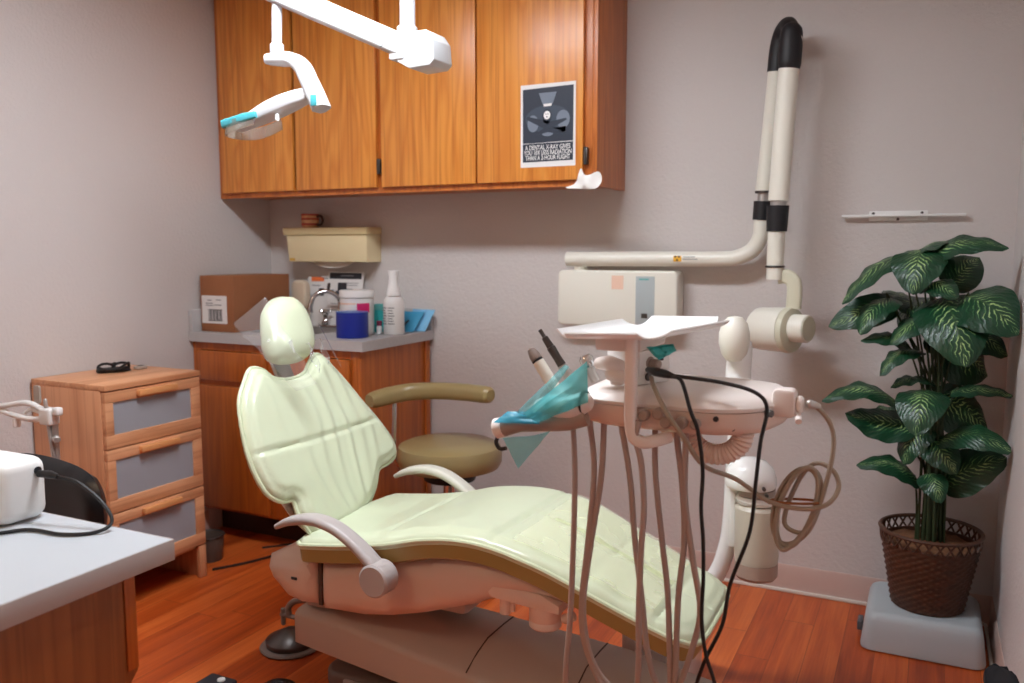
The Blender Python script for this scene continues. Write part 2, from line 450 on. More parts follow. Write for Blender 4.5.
def edge_dist(p, poly):
    best = 1e9; px, py = p; n = len(poly)
    for i in range(n):
        ax, ay = poly[i]; bx, by = poly[(i + 1) % n]; dx, dy = bx - ax, by - ay
        t = max(0, min(1, ((px - ax) * dx + (py - ay) * dy) / (dx * dx + dy * dy + 1e-12)))
        d = math.hypot(px - ax - dx * t, py - ay - dy * t)
        if d < best: best = d
    return best

def pillow(bm, poly, cell, front, back, mapf):
    """closed cushion over a 2D outline: front(u,v,d) and back(u,v,d) give heights, mapf(u,v,h) the point"""
    xs = [p[0] for p in poly]; ys = [p[1] for p in poly]
    pts = [V(p) for p in poly]; n = len(pts); fixed = n
    y = min(ys) + cell / 2; row = 0
    while y < max(ys):
        x = min(xs) + (cell / 2 if row % 2 else cell * 0.05)
        while x < max(xs):
            if inside((x, y), poly) and edge_dist((x, y), poly) > cell * 0.42: pts.append(V((x, y)))
            x += cell
        y += cell * 0.87; row += 1
    vs, es, fs, *_ = delaunay_2d_cdt(pts, [(i, (i + 1) % n) for i in range(n)], [], 1, 1e-6)
    D = [edge_dist((v.x, v.y), poly) for v in vs]
    F = [bm.verts.new(mapf(v.x, v.y, front(v.x, v.y, d))) for v, d in zip(vs, D)]
    B = [F[i] if D[i] < 1e-5 and abs(front(v.x, v.y, 0) - back(v.x, v.y, 0)) < 1e-6 else bm.verts.new(mapf(v.x, v.y, back(v.x, v.y, D[i]))) for i, v in enumerate(vs)]
    for f in fs:
        bm.faces.new([F[i] for i in f])
        try: bm.faces.new([B[i] for i in reversed(f)])
        except ValueError: pass
    bedge = {}
    for f in fs:
        for a, b in zip(f, f[1:] + f[:1]): bedge[(a, b)] = 1
    for (a, b) in bedge:
        if (b, a) not in bedge and F[a] is not B[a]:
            bm.faces.new((F[b], F[a], B[a], B[b]))
    bmesh.ops.recalc_face_normals(bm, faces=bm.faces)
    return bm

def sheet(bm, rows, thick=0.0012):
    """grid of points -> thin closed sheet"""
    R = [[V(p) for p in r] for r in rows]; h, w = len(R), len(R[0])
    N = [[None] * w for _ in range(h)]
    for i in range(h):
        for j in range(w):
            a = R[min(i + 1, h - 1)][j] - R[max(i - 1, 0)][j]; b = R[i][min(j + 1, w - 1)] - R[i][max(j - 1, 0)]
            c = a.cross(b); N[i][j] = c.normalized() if c.length > 1e-12 else V((0, 0, 1))
    A = [[bm.verts.new(R[i][j] + N[i][j] * thick / 2) for j in range(w)] for i in range(h)]
    B = [[bm.verts.new(R[i][j] - N[i][j] * thick / 2) for j in range(w)] for i in range(h)]
    for i in range(h - 1):
        for j in range(w - 1):
            bm.faces.new((A[i][j], A[i + 1][j], A[i + 1][j + 1], A[i][j + 1])); bm.faces.new((B[i][j], B[i][j + 1], B[i + 1][j + 1], B[i + 1][j]))
    for i in range(h - 1):
        bm.faces.new((A[i][0], B[i][0], B[i + 1][0], A[i + 1][0])); bm.faces.new((A[i][-1], A[i + 1][-1], B[i + 1][-1], B[i][-1]))
    for j in range(w - 1):
        bm.faces.new((A[0][j], A[0][j + 1], B[0][j + 1], B[0][j])); bm.faces.new((A[-1][j], B[-1][j], B[-1][j + 1], A[-1][j + 1]))
    return bm

def obj(name, bm, mat, parent=None, label=None, angle=38, kind=None):
    bmesh.ops.recalc_face_normals(bm, faces=bm.faces)
    me = bpy.data.meshes.new(name); bm.to_mesh(me); bm.free()
    if parent is not None:
        w = Matrix.Identity(4); q = parent
        while q is not None: w = q.matrix_basis @ w; q = q.parent
        me.transform(w.inverted())
    me.shade_smooth(); me.set_sharp_from_angle(angle=math.radians(angle))
    me.materials.append(M[mat] if isinstance(mat, str) else mat)
    o = bpy.data.objects.new(name, me); COL.objects.link(o)
    if parent is not None: o.parent = parent
    if label: o['label'] = label
    if kind: o['kind'] = kind
    return o

def thing(name, label, cat, loc=(0, 0, 0), group=None):
    o = bpy.data.objects.new(name, None); COL.objects.link(o); o.location = loc; o.empty_display_size = 0.05
    o['label'] = label; o['category'] = cat
    o.matrix_basis = Matrix.Translation(loc)
    if group: o['group'] = group
    return o

def solo(o, label, cat, group=None):
    o['label'] = label; o['category'] = cat
    if group: o['group'] = group
    return o

def text_mesh(body, size, mat_world, extrude=0.0003, align='CENTER', width=None):
    cu = bpy.data.curves.new('txt', 'FONT'); cu.body = body; cu.size = size; cu.extrude = extrude; cu.align_x = align; cu.offset = size * 0.012
    o = bpy.data.objects.new('txt', cu); COL.objects.link(o)
    dg = bpy.context.evaluated_depsgraph_get(); me = bpy.data.meshes.new_from_object(o.evaluated_get(dg))
    bpy.data.objects.remove(o); bpy.data.curves.remove(cu)
    bm = new(); bm.from_mesh(me); bpy.data.meshes.remove(me)
    if width:
        xs = [v.co.x for v in bm.verts]; k = width / (max(xs) - min(xs))
        for v in bm.verts: v.co.x *= k
    bmesh.ops.transform(bm, matrix=mat_world, verts=bm.verts)
    return bm

# ------------------------------------------------------------------ room
LX, RX, BY, FY, CZ = -2.871, 0.245, 3.182, -1.9, 2.44
def struct(name, bm, mat): return obj(name, bm, mat, kind='structure')
struct('floor', box(new(), (LX - .1, FY - .1, -.05), (RX + .1, BY + .1, 0)), 'floor')
struct('ceiling', box(new(), (LX - .1, FY - .1, CZ), (RX + .1, BY + .1, CZ + .05)), 'ceiling')
struct('wall_back', box(new(), (LX - .1, BY, 0), (RX + .1, BY + .1, CZ)), 'wall')
struct('wall_left', box(new(), (LX - .1, FY, 0), (LX, BY, CZ)), 'wall')
struct('wall_right', box(new(), (RX, FY, 0), (RX + .1, BY, CZ)), 'wall')
struct('wall_front', box(new(), (LX, FY - .1, 0), (RX, FY, CZ)), 'wall')
def base_profile(bm, a, b, nrm):
    a, b, n = V(a), V(b), V(nrm)
    prof = [(0, 0), (.012, 0), (.008, .012), (.006, .022), (.006, .094), (.002, .101), (0, .101)]
    A = [bm.verts.new(a + n * x + V((0, 0, z))) for x, z in prof]; B = [bm.verts.new(b + n * x + V((0, 0, z))) for x, z in prof]
    k = len(prof)
    for i in range(k): bm.faces.new((A[i], A[(i + 1) % k], B[(i + 1) % k], B[i]))
    bm.faces.new(A); bm.faces.new(list(reversed(B))); return bm
struct('baseboard_back', base_profile(new(), (-1.94, BY, 0), (RX, BY, 0), (0, -1, 0)), 'base_vinyl')
struct('baseboard_left', base_profile(new(), (LX, FY, 0), (LX, 2.72, 0), (1, 0, 0)), 'base_vinyl')
struct('baseboard_right', base_profile(new(), (RX, FY, 0), (RX, BY - .02, 0), (-1, 0, 0)), 'base_vinyl')
struct('trim_1', box(new(), (-1.94, BY - .022, 0), (RX - .02, BY - .0121, .014), .004), 'base_strip')
struct('trim_2', box(new(), (RX - .022, FY, 0), (RX - .0121, BY - .023, .014), .004), 'base_strip')

# ceiling lights: the room lamp over the chair and an added fill
def ceiling_lamp(label, cx, cy, mat):
    t = thing('ceiling_light', label, 'light', (cx, cy, CZ - .03), 'ceiling lamps')
    x0, x1, y0, y1 = cx - .56, cx + .56, cy - .14, cy + .14
    bm = new()
    for lo, hi in (((x0 - .03, y0 - .03, CZ - .03), (x1 + .03, y0, CZ - .001)), ((x0 - .03, y1, CZ - .03), (x1 + .03, y1 + .03, CZ - .001)), ((x0 - .03, y0, CZ - .03), (x0, y1, CZ - .001)), ((x1, y0, CZ - .03), (x1 + .03, y1, CZ - .001))): box(bm, lo, hi)
    obj('frame', bm, 'white', t)
    obj('diffuser', box(new(), (x0, y0, CZ - .02), (x1, y1, CZ - .012)), mat, t)
ceiling_lamp('slim bright ceiling lamp above the dental chair', -1.30, 1.6, 'diffuser')
ceiling_lamp('added unseen warm fill lamp on the ceiling at the front end of the room', -1.7, -.75, 'diffuser_fill')  # extra lamp added out of view to fill the shadows with warm light

# ------------------------------------------------------------------ upper cabinet
CX0, CX1, CY, CB, CT = LX + .002, -1.076, 2.868, 1.496, 2.41
t = thing('wall_cabinet', 'long honey oak wall cabinet with four flat doors above the sink counter', 'cabinet', ((CX0 + CX1) / 2, (CY + BY) / 2, CB))
bm = new()
box(bm, (CX0, CY + .02, CB + .012), (CX1 - .018, BY - .001, CT)); 
obj('carcass', bm, 'oak_edge', t)
obj('side_panel', box(new(), (CX1 - .018, CY, CB), (CX1, BY - .001, CT), .001), 'oak_edge', t)
bm = new()
for x0, x1 in ((CX0, CX0 + .045), (-2.02, -1.955), (CX1 - .062, CX1 - .0185)): box(bm, (x0, CY, CB), (x1, CY + .0195, CT), .001)
for z0, z1 in ((CB, CB + .04), (CT - .05, CT)):
    box(bm, (CX0 + .045, CY + .0005, z0), (-2.02, CY + .0195, z1)); box(bm, (-1.955, CY + .0005, z0), (CX1 - .062, CY + .0195, z1))
obj('face_frame', bm, 'oak_edge', t)
for x0, x1, hx in ((-2.838, -2.436, None), (-2.420, -2.010, -2.000), (-1.985, -1.556, None), (-1.549, -1.123, -1.113)):
    d = obj('door', box(new(), (x0, CY - .019, CB + .022), (x1, CY - .0005, CT - .02), .003), 'oak', t)
    if hx:
        for z in (1.60, 2.28):
            b2 = new(); box(b2, (hx - .007, CY - .021, z - .03), (hx + .008, CY - .001, z + .03), .002); cyl(b2, (hx, CY - .022, z - .03), (hx, CY - .022, z + .03), .004, 10)
            obj('hinge', b2, 'dark_steel', t)

# poster on the right door
PX0, PX1, PZ0, PZ1, PY = -1.366, -1.150, 1.568, 1.862, CY - .0195
t = thing('poster', 'small white-bordered dark x-ray poster taped to the rightmost oak cabinet door', 'poster', ((PX0 + PX1) / 2, PY, PZ0))
obj('paper', box(new(), (PX0, PY - .0008, PZ0), (PX1, PY - .0001, PZ1)), 'paper', t)
def flat(name, pts, mat, y, parent, bvl=0): return obj(name, prism(new(), pts, .0004, XZ(y)), mat, parent)
pc = (PX0 + PX1) / 2
flat('dark_field', [(PX0 + .009, PZ0 + .085), (PX1 - .009, PZ0 + .088), (PX1 - .008, PZ1 - .012), (PX0 + .009, PZ1 - .016)], 'navy', PY - .0013, t)
flat('caption_band', [(PX0 + .009, PZ0 + .018), (PX1 - .009, PZ0 + .02), (PX1 - .009, PZ0 + .0865), (PX0 + .009, PZ0 + .0835)], 'navy', PY - .0013, t)
el = lambda cx, cz, a, b, n=24, a0=0, a1=2 * PI: [(cx + a * math.cos(a0 + (a1 - a0) * k / n), cz + b * math.sin(a0 + (a1 - a0) * k / n)) for k in range(n if abs(a1 - a0 - 2 * PI) < 1e-6 else n + 1)]
flat('film_shape', el(pc, PZ0 + .17, .088, .048), 'film_mid', PY - .0018, t)
bm = new()
prism(bm, el(pc - .058, PZ0 + .155, .022, .03), .0003, XZ(PY - .0022)); prism(bm, el(pc + .06, PZ0 + .165, .026, .032), .0003, XZ(PY - .0022))
prism(bm, [(pc - .035, PZ0 + .262), (pc + .035, PZ0 + .262), (pc + .02, PZ0 + .222), (pc - .02, PZ0 + .222)], .0003, XZ(PY - .0022))
prism(bm, el(pc, PZ0 + .118, .022, .01), .0003, XZ(PY - .0022))
obj('film_highlight', bm, 'film_grey', t)
bm = new()     # aircraft silhouette seen from the front
prism(bm, el(pc - .002, PZ0 + .178, .019, .026), .0004, XZ(PY - .0027))
prism(bm, [(pc - .012, PZ0 + .165), (pc - .082, PZ0 + .182), (pc - .085, PZ0 + .172), (pc - .016, PZ0 + .136), (pc - .05, PZ0 + .118), (pc - .045, PZ0 + .112), (pc, PZ0 + .122), (pc + .045, PZ0 + .114), (pc + .07, PZ0 + .14), (pc + .06, PZ0 + .118), (pc + .07, PZ0 + .12), (pc + .02, PZ0 + .136), (pc + .075, PZ0 + .162), (pc + .072, PZ0 + .168), (pc + .012, PZ0 + .16)], .0004, XZ(PY - .0027))
obj('aircraft_silhouette', bm, 'navy', t)
bm = new(); prism(bm, el(pc - .002, PZ0 + .182, .013, .015), .0003, XZ(PY - .0032)); prism(bm, [(pc - .017, PZ0 + .222), (pc + .017, PZ0 + .223), (pc + .014, PZ0 + .214), (pc - .014, PZ0 + .213)], .0003, XZ(PY - .0032))
box(bm, (PX0 + .012, PY - .0016, PZ0 + .0845), (PX1 - .012, PY - .0014, PZ0 + .0855))
obj('light_marking', bm, 'paper', t)
bm = new()
for dx in (-.0055, .002): prism(bm, el(pc + dx, PZ0 + .186, .002, .002, 10), .0003, XZ(PY - .0036))
prism(bm, el(pc - .002, PZ0 + .176, .004, .002, 10), .0003, XZ(PY - .0036))
obj('dark_marking', bm, 'ink', t)
bm = new()
for k, (s, w) in enumerate((('A DENTAL X-RAY GIVES', .178), ('YOU 10X LESS RADIATION', .188), ('THAN A 2-HOUR FLIGHT', .176))):
    tb = text_mesh(s, .023, Matrix.Translation((pc, PY - .0018, PZ0 + .062 - k * .0185)) @ Matrix.Rotation(PI / 2, 4, 'X'), .0003, width=w)
    me = bpy.data.meshes.new('q'); tb.to_mesh(me); tb.free(); bm.from_mesh(me); bpy.data.meshes.remove(me)
obj('lettering', bm, 'paper', t)

# tissue tucked under the cabinet's right corner
bm = new(); random.seed(3)
outl = [(-1.185, 1.489), (-1.15, 1.50), (-1.135, 1.522), (-1.126, 1.556), (-1.112, 1.535), (-1.095, 1.53), (-1.06, 1.542), (-1.047, 1.525), (-1.05, 1.498), (-1.075, 1.481), (-1.13, 1.484)]
po = smooth_outline(outl, 3)
pillow(bm, po, .012, lambda u, v, d: .012 + .018 * noise.noise(V((u * 26, v * 26, 1))), lambda u, v, d: .009 + .018 * noise.noise(V((u * 26, v * 26, 1))), lambda u, v, h: V((u, CY - .022 - h, v)))
solo(obj('hanging_tissue', bm, 'tissue', angle=80), 'crumpled white tissue hooked on the bottom right corner of the wall cabinet', 'tissue')

# ------------------------------------------------------------------ base cabinet, worktop
BX1, BFY = -1.972, 2.672
t = thing('base_cabinet', 'oak base cabinet with dark toe kick under the sink worktop', 'cabinet', ((LX + BX1) / 2, 2.9, 0))
bm = new(); box(bm, (LX + .004, BFY + .02, .135), (BX1 - .02, BY - .004, .752)); box(bm, (LX + .004, BFY + .02, .7522), (LX + .022, BY - .004, .872)); box(bm, (LX + .0222, BY - .02, .7522), (BX1 - .02, BY - .004, .872))
obj('carcass', bm, 'oak_shaded', t)
obj('side_panel', box(new(), (BX1 - .0195, BFY, 0.0), (BX1, BY - .004, .872), .001), 'oak_shaded', t)
obj('corner_stile', box(new(), (BX1 + .0002, BY - .05, 0.0), (BX1 + .008, BY - .0145, .872), .001), 'oak_shaded', t)
bm = new()
for x0, x1 in ((LX + .004, LX + .05), (-2.455, -2.40), (BX1 - .05, BX1 - .02)): box(bm, (x0, BFY, .135), (x1, BFY + .0195, .872), .001)
for z0, z1 in ((.135, .165), (.685, .715), (.84, .872)):
    box(bm, (LX + .05, BFY + .0004, z0), (-2.455, BFY + .0195, z1)); box(bm, (-2.40, BFY + .0004, z0), (BX1 - .05, BFY + .0195, z1))
obj('face_frame', bm, 'oak_shaded', t)
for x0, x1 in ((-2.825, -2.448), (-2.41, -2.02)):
    obj('drawer', box(new(), (x0, BFY - .018, .712), (x1, BFY - .0005, .838), .003), 'oak_shaded', t)
    d = obj('door', box(new(), (x0, BFY - .018, .150), (x1, BFY - .0005, .688), .003), 'oak_shaded', t)
    hx = x0 + .02 if x0 < -2.5 else x1 - .03
b2 = new(); box(b2, (-2.838, BFY - .020, .585), (-2.822, BFY - .001, .64), .003); cyl(b2, (-2.832, BFY - .022, .585), (-2.832, BFY - .022, .64), .006, 10)
obj('hinge', b2, 'dark_steel', t)
obj('toe_kick', box(new(), (LX + .004, BFY + .13, 0), (BX1 - .02, BFY + .15, .1345)), 'toe', t)

WT = .915
t = thing('worktop', 'grey laminate worktop with upstand holding the sink below the wall cabinet', 'worktop', (-2.41, 2.92, .875))
SX0, SX1, SY0, SY1 = -2.62, -2.30, 2.76, 3.06
bm = new()
for lo, hi in (((LX + .002, 2.652, .875), (SX0, BY - .002, WT)), ((SX1, 2.652, .875), (-1.9505, BY - .002, WT)), ((SX0, 2.652, .875), (SX1, SY0, WT)), ((SX0, SY1, .875), (SX1, BY - .002, WT))): box(bm, lo, hi)
obj('top', bm, 'laminate', t)
obj('upstand', box(new(), (LX + .022, BY - .02, WT + .0002), (-1.9505, BY - .002, WT + .095), .002), 'laminate', t)
obj('side_upstand', box(new(), (LX + .002, 2.654, WT + .0002), (LX + .0218, BY - .002, WT + .095), .002), 'laminate', t)
bm = new()
box(bm, (SX0, SY0, .76), (SX0 + .004, SY1, WT + .003)); box(bm, (SX1 - .004, SY0, .76), (SX1, SY1, WT + .003)); box(bm, (SX0 + .004, SY0, .76), (SX1 - .004, SY0 + .004, WT + .003)); box(bm, (SX0 + .004, SY1 - .004, .76), (SX1 - .004, SY1, WT + .003)); box(bm, (SX0 + .004, SY0 + .004, .76), (SX1 - .004, SY1 - .004, .764))
obj('sink_bowl', bm, 'steel', t)

t = thing('faucet', 'chrome gooseneck tap with two cross handles behind the headrest', 'tap', (-2.39, 3.095, WT))
obj('base_plate', box(new(), (-2.50, 3.065, WT + .0005), (-2.29, 3.108, WT + .012), .004), 'chrome', t)
obj('spout', tube(new(), [(-2.385, 3.085, .929), (-2.385, 3.085, 1.02), (-2.392, 3.073, 1.06), (-2.425, 3.04, 1.083), (-2.463, 3.005, 1.065), (-2.478, 2.99, 1.02), (-2.48, 2.99, .99)], [.012, .011, .010, .010, .010, .011, .012], 14, 6), 'chrome', t)
bm = new(); lathe(bm, [(.0, 0), (.02, 0), (.021, .02), (.013, .03), (.0125, .035), (0, .036)], 20, Matrix.Translation((-2.385, 3.085, .9275))); obj('spout_collar', bm, 'chrome', t)
obj('lift_rod', tube(new(), [(-2.42, 3.045, 1.092), (-2.415, 3.045, 1.115)], .007, 8, 2, round_cap=True), 'dark_steel', t)
for x in (-2.47, -2.315):
    bm = new(); lathe(bm, [(0, 0), (.02, 0), (.02, .012), (.012, .022), (.011, .04), (.018, .05), (.02, .06), (.012, .07), (0, .073)], 16, Matrix.Translation((x, 3.085, .9275)))
    for a in range(4):
        c, s = math.cos(a * PI / 2 + .5), math.sin(a * PI / 2 + .5); tube(bm, [(x, 3.085, .987), (x + .022 * c, 3.085 + .022 * s, .990)], [.005, .007], 8, 2, round_cap=True)
    obj('handle', bm, 'chrome', t)

# shipping box
t = thing('cardboard_box', 'brown cardboard box with a white shipping label on the worktop corner', 'box', (-2.735, 2.86, WT))
X0, X1, Y0, Y1, Z1 = -2.842, -2.652, 2.70, 3.055, 1.158
obj('body', box(new(), (X0, Y0, WT + .001), (X1, Y1, Z1), .002), 'card', t)
obj('packing_tape', box(new(), (-2.775, Y0 - .0006, Z1 + .0002), (-2.725, Y1, Z1 + .0008)), 'card_tape', t)
lb = obj('shipping_label', box(new(), (X0 + .008, Y0 - .0012, .952), (X0 + .152, Y0 - .0003, 1.072)), 'paper', t, 'white shipping label')
bm = new()
for k in range(13): x = -2.795 + k * .0062; box(bm, (x, Y0 - .0018, .968), (x + (.0038 if k % 3 else .002), Y0 - .0013, 1.008))
box(bm, (-2.798, Y0 - .0018, 1.009), (-2.716, Y0 - .0013, 1.013)); box(bm, (-2.798, Y0 - .0018, .963), (-2.716, Y0 - .0013, .967))
obj('barcode', bm, 'ink', lb)
bm = new()
for x0, x1, z in ((-2.80, -2.776, 1.05), (-2.75, -2.722, 1.052), (-2.81, -2.77, 1.037), (-2.81, -2.765, 1.028), (-2.76, -2.72, 1.03)): box(bm, (x0, Y0 - .0018, z), (x1, Y0 - .0013, z + .004))
obj('printed_line', bm, 'ink_grey', lb)

# towel dispenser and mug
t = thing('towel_dispenser', 'cream paper towel dispenser on the wall above the sink', 'dispenser', (-2.43, 3.13, 1.21))
bm = new(); tb = new()
pr = [(-2.664, 1.214), (-2.224, 1.214), (-2.2235, 1.335), (-2.676, 1.335)]
prism(bm, pr, .11, XZ(3.0715), .004); obj('body', bm, 'cream', t)
obj('lid', box(new(), (-2.690, 3.062, 1.3355), (-2.218, BY - .001, 1.369), .005), 'cream2', t)
obj('maker_badge', box(new(), (-2.658, 3.0705, 1.219), (-2.628, 3.0712, 1.230)), 'yellow', t)
bm = new(); sheet(bm, [[(-2.56 + .24 * k / 8, 3.12 - .006 * i, 1.2135 - (.028 * math.sin(PI * k / 8) ** .6) * i / 3) for k in range(9)] for i in range(4)], .001)
obj('paper_towel', bm, 'paper', t)
t = thing('mug', 'small red and tan striped mug on top of the cream towel dispenser', 'mug', (-2.565, 3.11, 1.369))
z0 = 1.3695
bm = new(); lathe(bm, [(0, 0), (.036, 0), (.038, .005), (.04, .058), (.038, .062), (.034, .06), (.033, .008), (0, .008)], 28, Matrix.Translation((-2.565, 3.11, z0))); obj('body', bm, 'tan', t)
for z in (.010, .034, .053):
    bm = new(); lathe(bm, [(.0385, z), (.0408, z + .001), (.0412, z + .009), (.0385, z + .010)], 28, Matrix.Translation((-2.565, 3.11, z0))); obj('stripe', bm, 'red', t)
obj('handle', tube(new(), [(-2.526, 3.11, z0 + .05), (-2.505, 3.11, z0 + .052), (-2.494, 3.11, z0 + .035), (-2.503, 3.11, z0 + .015), (-2.527, 3.11, z0 + .012)], .006, 10, 5), 'brown', t)

# soap pump behind the headrest
t = thing('soap_dispenser', 'beige soap dispenser on the wall between cardboard box and tap', 'dispenser', (-2.60, 3.13, .97))
bm = new(); prism(bm, rrect(-2.672, .995, -2.585, 1.128, .03), .042, XZ(3.085), .012, 3); obj('body', bm, 'beige', t)
bm = new(); prism(bm, [(-2.645, .925), (-2.592, .925), (-2.580, .99), (-2.655, .99)], .04, XZ(3.080), .008, 3); obj('push_lever', bm, 'beige', t)

# leaflets propped on the upstand
def leaflet(name, label, x0, x1, z0, z1, y, extras, lean=.03):
    t = thing(name, label, 'leaflet', ((x0 + x1) / 2, y, z0), 'leaflets behind the tap')
    mt = lambda u, w, k=0: V((u, y + lean * (w - z0) / (z1 - z0) - k, w))
    def quad(nm, a, b, c, d, mat, k):
        bm = new(); sheet(bm, [[mt(a, b, k), mt(c, b, k)], [mt(a, d, k), mt(c, d, k)]], .0006); obj(nm, bm, mat, t)
    quad('page', x0, z0, x1, z1, 'paper', 0)
    for e in extras: quad(*e)
leaflet('leaflet', 'white leaflet with a dark header and dark picture propped behind the tap', -2.505, -2.305, WT + .001, 1.168, 3.122,
    [('header', -2.495, 1.135, -2.315, 1.163, 'ink', .001), ('headline', -2.43, 1.148, -2.36, 1.153, 'ink_grey', .002), ('text_line', -2.40, 1.115, -2.33, 1.118, 'ink_grey', .001), ('text_line', -2.40, 1.105, -2.335, 1.108, 'ink_grey', .001),
     ('picture', -2.445, 1.065, -2.395, 1.118, 'ink', .0012), ('picture', -2.41, 1.07, -2.36, 1.09, 'film_mid', .0015), ('picture', -2.455, 1.045, -2.43, 1.08, 'film_mid', .0016), ('text_line', -2.485, 1.07, -2.465, 1.085, 'film_grey', .001),
     ('text_line', -2.48, 1.02, -2.42, 1.023, 'ink_grey', .001), ('text_line', -2.48, 1.005, -2.42, 1.008, 'ink_grey', .001), ('text_line', -2.48, .99, -2.42, .993, 'ink_grey', .001)], .035)
leaflet('leaflet', 'white card with an orange top edge standing left of the dark-headed leaflet', -2.625, -2.515, WT + .001, 1.142, 3.138, [('orange_tab', -2.605, 1.122, -2.53, 1.142, 'orange', .001), ('picture', -2.56, 1.055, -2.53, 1.09, 'ink', .001), ('text_line', -2.60, 1.10, -2.55, 1.104, 'ink_grey', .001)], .02)
leaflet('leaflet', 'yellow card slip peeking out between the two white leaflets', -2.545, -2.49, WT + .001, 1.148, 3.152, [('text_line', -2.54, 1.135, -2.50, 1.138, 'brown', .0008)], .005)

# wipes tub, blue roll
t = thing('wipes_tub', 'white wipes tub with a pink label behind the deep blue film roll', 'tub', (-2.155, 2.90, WT))
mt = Matrix.Translation((-2.155, 2.90, WT + .001))
bm = new(); lathe(bm, [(0, 0), (.068, 0), (.07, .004), (.07, .15), (.066, .153), (0, .154)], 36, mt); obj('body', bm, 'white', t)
bm = new(); lathe(bm, [(.070, .1545), (.0735, .156), (.0735, .180), (.071, .184), (.03, .186), (0, .186)], 36, mt); obj('lid', bm, 'white', t)
def wrap(bm, c, r, z0, z1, a0, a1, n=12):
    sheet(bm, [[(c[0] + r * math.cos(a0 + (a1 - a0) * k / n), c[1] + r * math.sin(a0 + (a1 - a0) * k / n), z) for k in range(n + 1)] for z in (z0, z1)], .0006); return bm
obj('pink_label', wrap(new(), (-2.155, 2.90), .0708, WT + .095, WT + .133, -.95, -.15), 'pink', t)
obj('pale_label', wrap(new(), (-2.155, 2.90), .0706, WT + .128, WT + .134, -2.7, -1.0), 'peach', t)
t = thing('film_roll', 'deep blue roll of barrier film standing on the worktop corner', 'roll', (-2.105, 2.80, WT))
mt = Matrix.Translation((-2.088, 2.775, WT + .001))
bm = new(); lathe(bm, [(.02, 0), (.064, 0), (.0645, .002), (.0645, .100), (.064, .102), (.02, .102)], 40, mt); obj('wound_film', bm, 'blue', t)
bm = new(); lathe(bm, [(.016, .0005), (.0195, .0005), (.0195, .104), (.016, .104)], 24, mt); obj('core', bm, 'white', t)
bm = new(); lathe(bm, [(.050, .1022), (.0645, .1022), (.0655, .1035), (.050, .1045)], 40, mt); obj('top_edge', bm, 'blue_edge', t)

# teal pouch box, plum capped vial
t = thing('pouch_box', 'teal cardboard pouch box between the wipes tub and the spray bottle', 'box', (-2.095, 3.04, WT))
obj('body', box(new(), (-2.142, 2.985, WT + .001), (-2.066, 3.03, 1.036), .003), 'teal', t)
obj('flap', box(new(), (-2.140, 2.9835, 1.012), (-2.068, 2.9847, 1.034)), 'teal_print', t)
t = thing('vial', 'tiny plum-capped clear vial in front of the teal box', 'vial', (-2.075, 2.965, WT))
bm = new(); lathe(bm, [(0, 0), (.012, 0), (.012, .03), (.008, .034), (0, .034)], 16, Matrix.Translation((-2.072, 2.94, WT + .001))); obj('body', bm, 'white', t)
bm = new(); lathe(bm, [(.0115, .0345), (.0115, .052), (.009, .055), (0, .055)], 16, Matrix.Translation((-2.072, 2.94, WT + .001))); obj('cap', bm, 'plum', t)

# spray bottle
t = thing('spray_bottle', 'tall white bottle with a flared pump top on the right of the worktop', 'bottle', (-2.005, 2.95, WT))
mt = Matrix.Translation((-2.008, 2.955, WT + .001))
bm = new(); lathe(bm, [(0, 0), (.041, 0), (.044, .004), (.044, .125), (.041, .145), (.031, .158), (.0, .16)], 36, mt); obj('body', bm, 'white', t)
bm = new(); lathe(bm, [(.030, .1605), (.031, .162), (.028, .185), (.021, .21), (.019, .235), (.023, .256), (.024, .264), (.022, .266), (0, .266)], 30, mt); obj('pump_top', bm, 'white', t)
bm = new()
for r0 in range(7):
    for a in (-2.35, -1.55): wrap(bm, (-2.008, 2.955), .0446, WT + .045 + r0 * .011, WT + .049 + r0 * .011, a, a + .62 - .08 * (r0 % 3), 6)
obj('label_text', bm, 'ink_grey', t)

# light blue tray propped in the corner
t = thing('plastic_tray', 'light blue curved plastic tray with a dark slit leaning on the upstand', 'tray', (-1.985, 3.09, WT))
def blue_sheet(x0, x1, z0, z1, ya, yb, bow):
    return sheet(new(), [[(x0 + (x1 - x0) * j / 8 + (.018 * (i / 6 - .5) if j > 4 else 0), ya + (yb - ya) * i / 6 - bow * math.sin(PI * j / 8), z0 + (z1 - z0) * i / 6) for j in range(9)] for i in range(7)], .003)
obj('front_panel', blue_sheet(-2.065, -1.965, WT + .003, 1.0, 3.05, 3.115, .012), 'skyblue2', t)
obj('back_panel', blue_sheet(-2.035, -1.93, WT + .003, 1.008, 3.09, 3.146, .01), 'skyblue', t)
obj('slit', tube(new(), [(-2.06, 3.030, .925), (-2.025, 3.034, .938), (-1.995, 3.050, .968)], .004, 6, 4), 'ink', t)

# ------------------------------------------------------------------ dresser
t = thing('drawer_unit', 'birch chest of three drawers with frosted glass fronts against the left wall', 'drawers', (-2.66, 2.126, 0))
DX0, DX1, DY0, DY1, DZ = LX + .012, -2.48, 1.917, 2.336, .812
obj('top', box(new(), (DX0, DY0, DZ - .02), (DX1 + .004, DY1, DZ), .002), 'birch_h', t)
bm = new(); box(bm, (DX0, DY0, 0), (DX1 - .02, DY0 + .018, DZ - .0202), .001); obj('side_panel', bm, 'birch', t)
bm = new(); box(bm, (DX0, DY1 - .018, 0), (DX1 - .02, DY1, DZ - .0202), .001); obj('side_panel', bm, 'birch', t)
obj('back_panel', box(new(), (DX0, DY0 + .0182, .10), (DX0 + .008, DY1 - .0182, DZ - .0202)), 'birch', t)
obj('plinth_rail', box(new(), (DX1 - .040, DY0 + .0182, .115), (DX1 - .024, DY1 - .0182, .15)), 'birch_h', t)
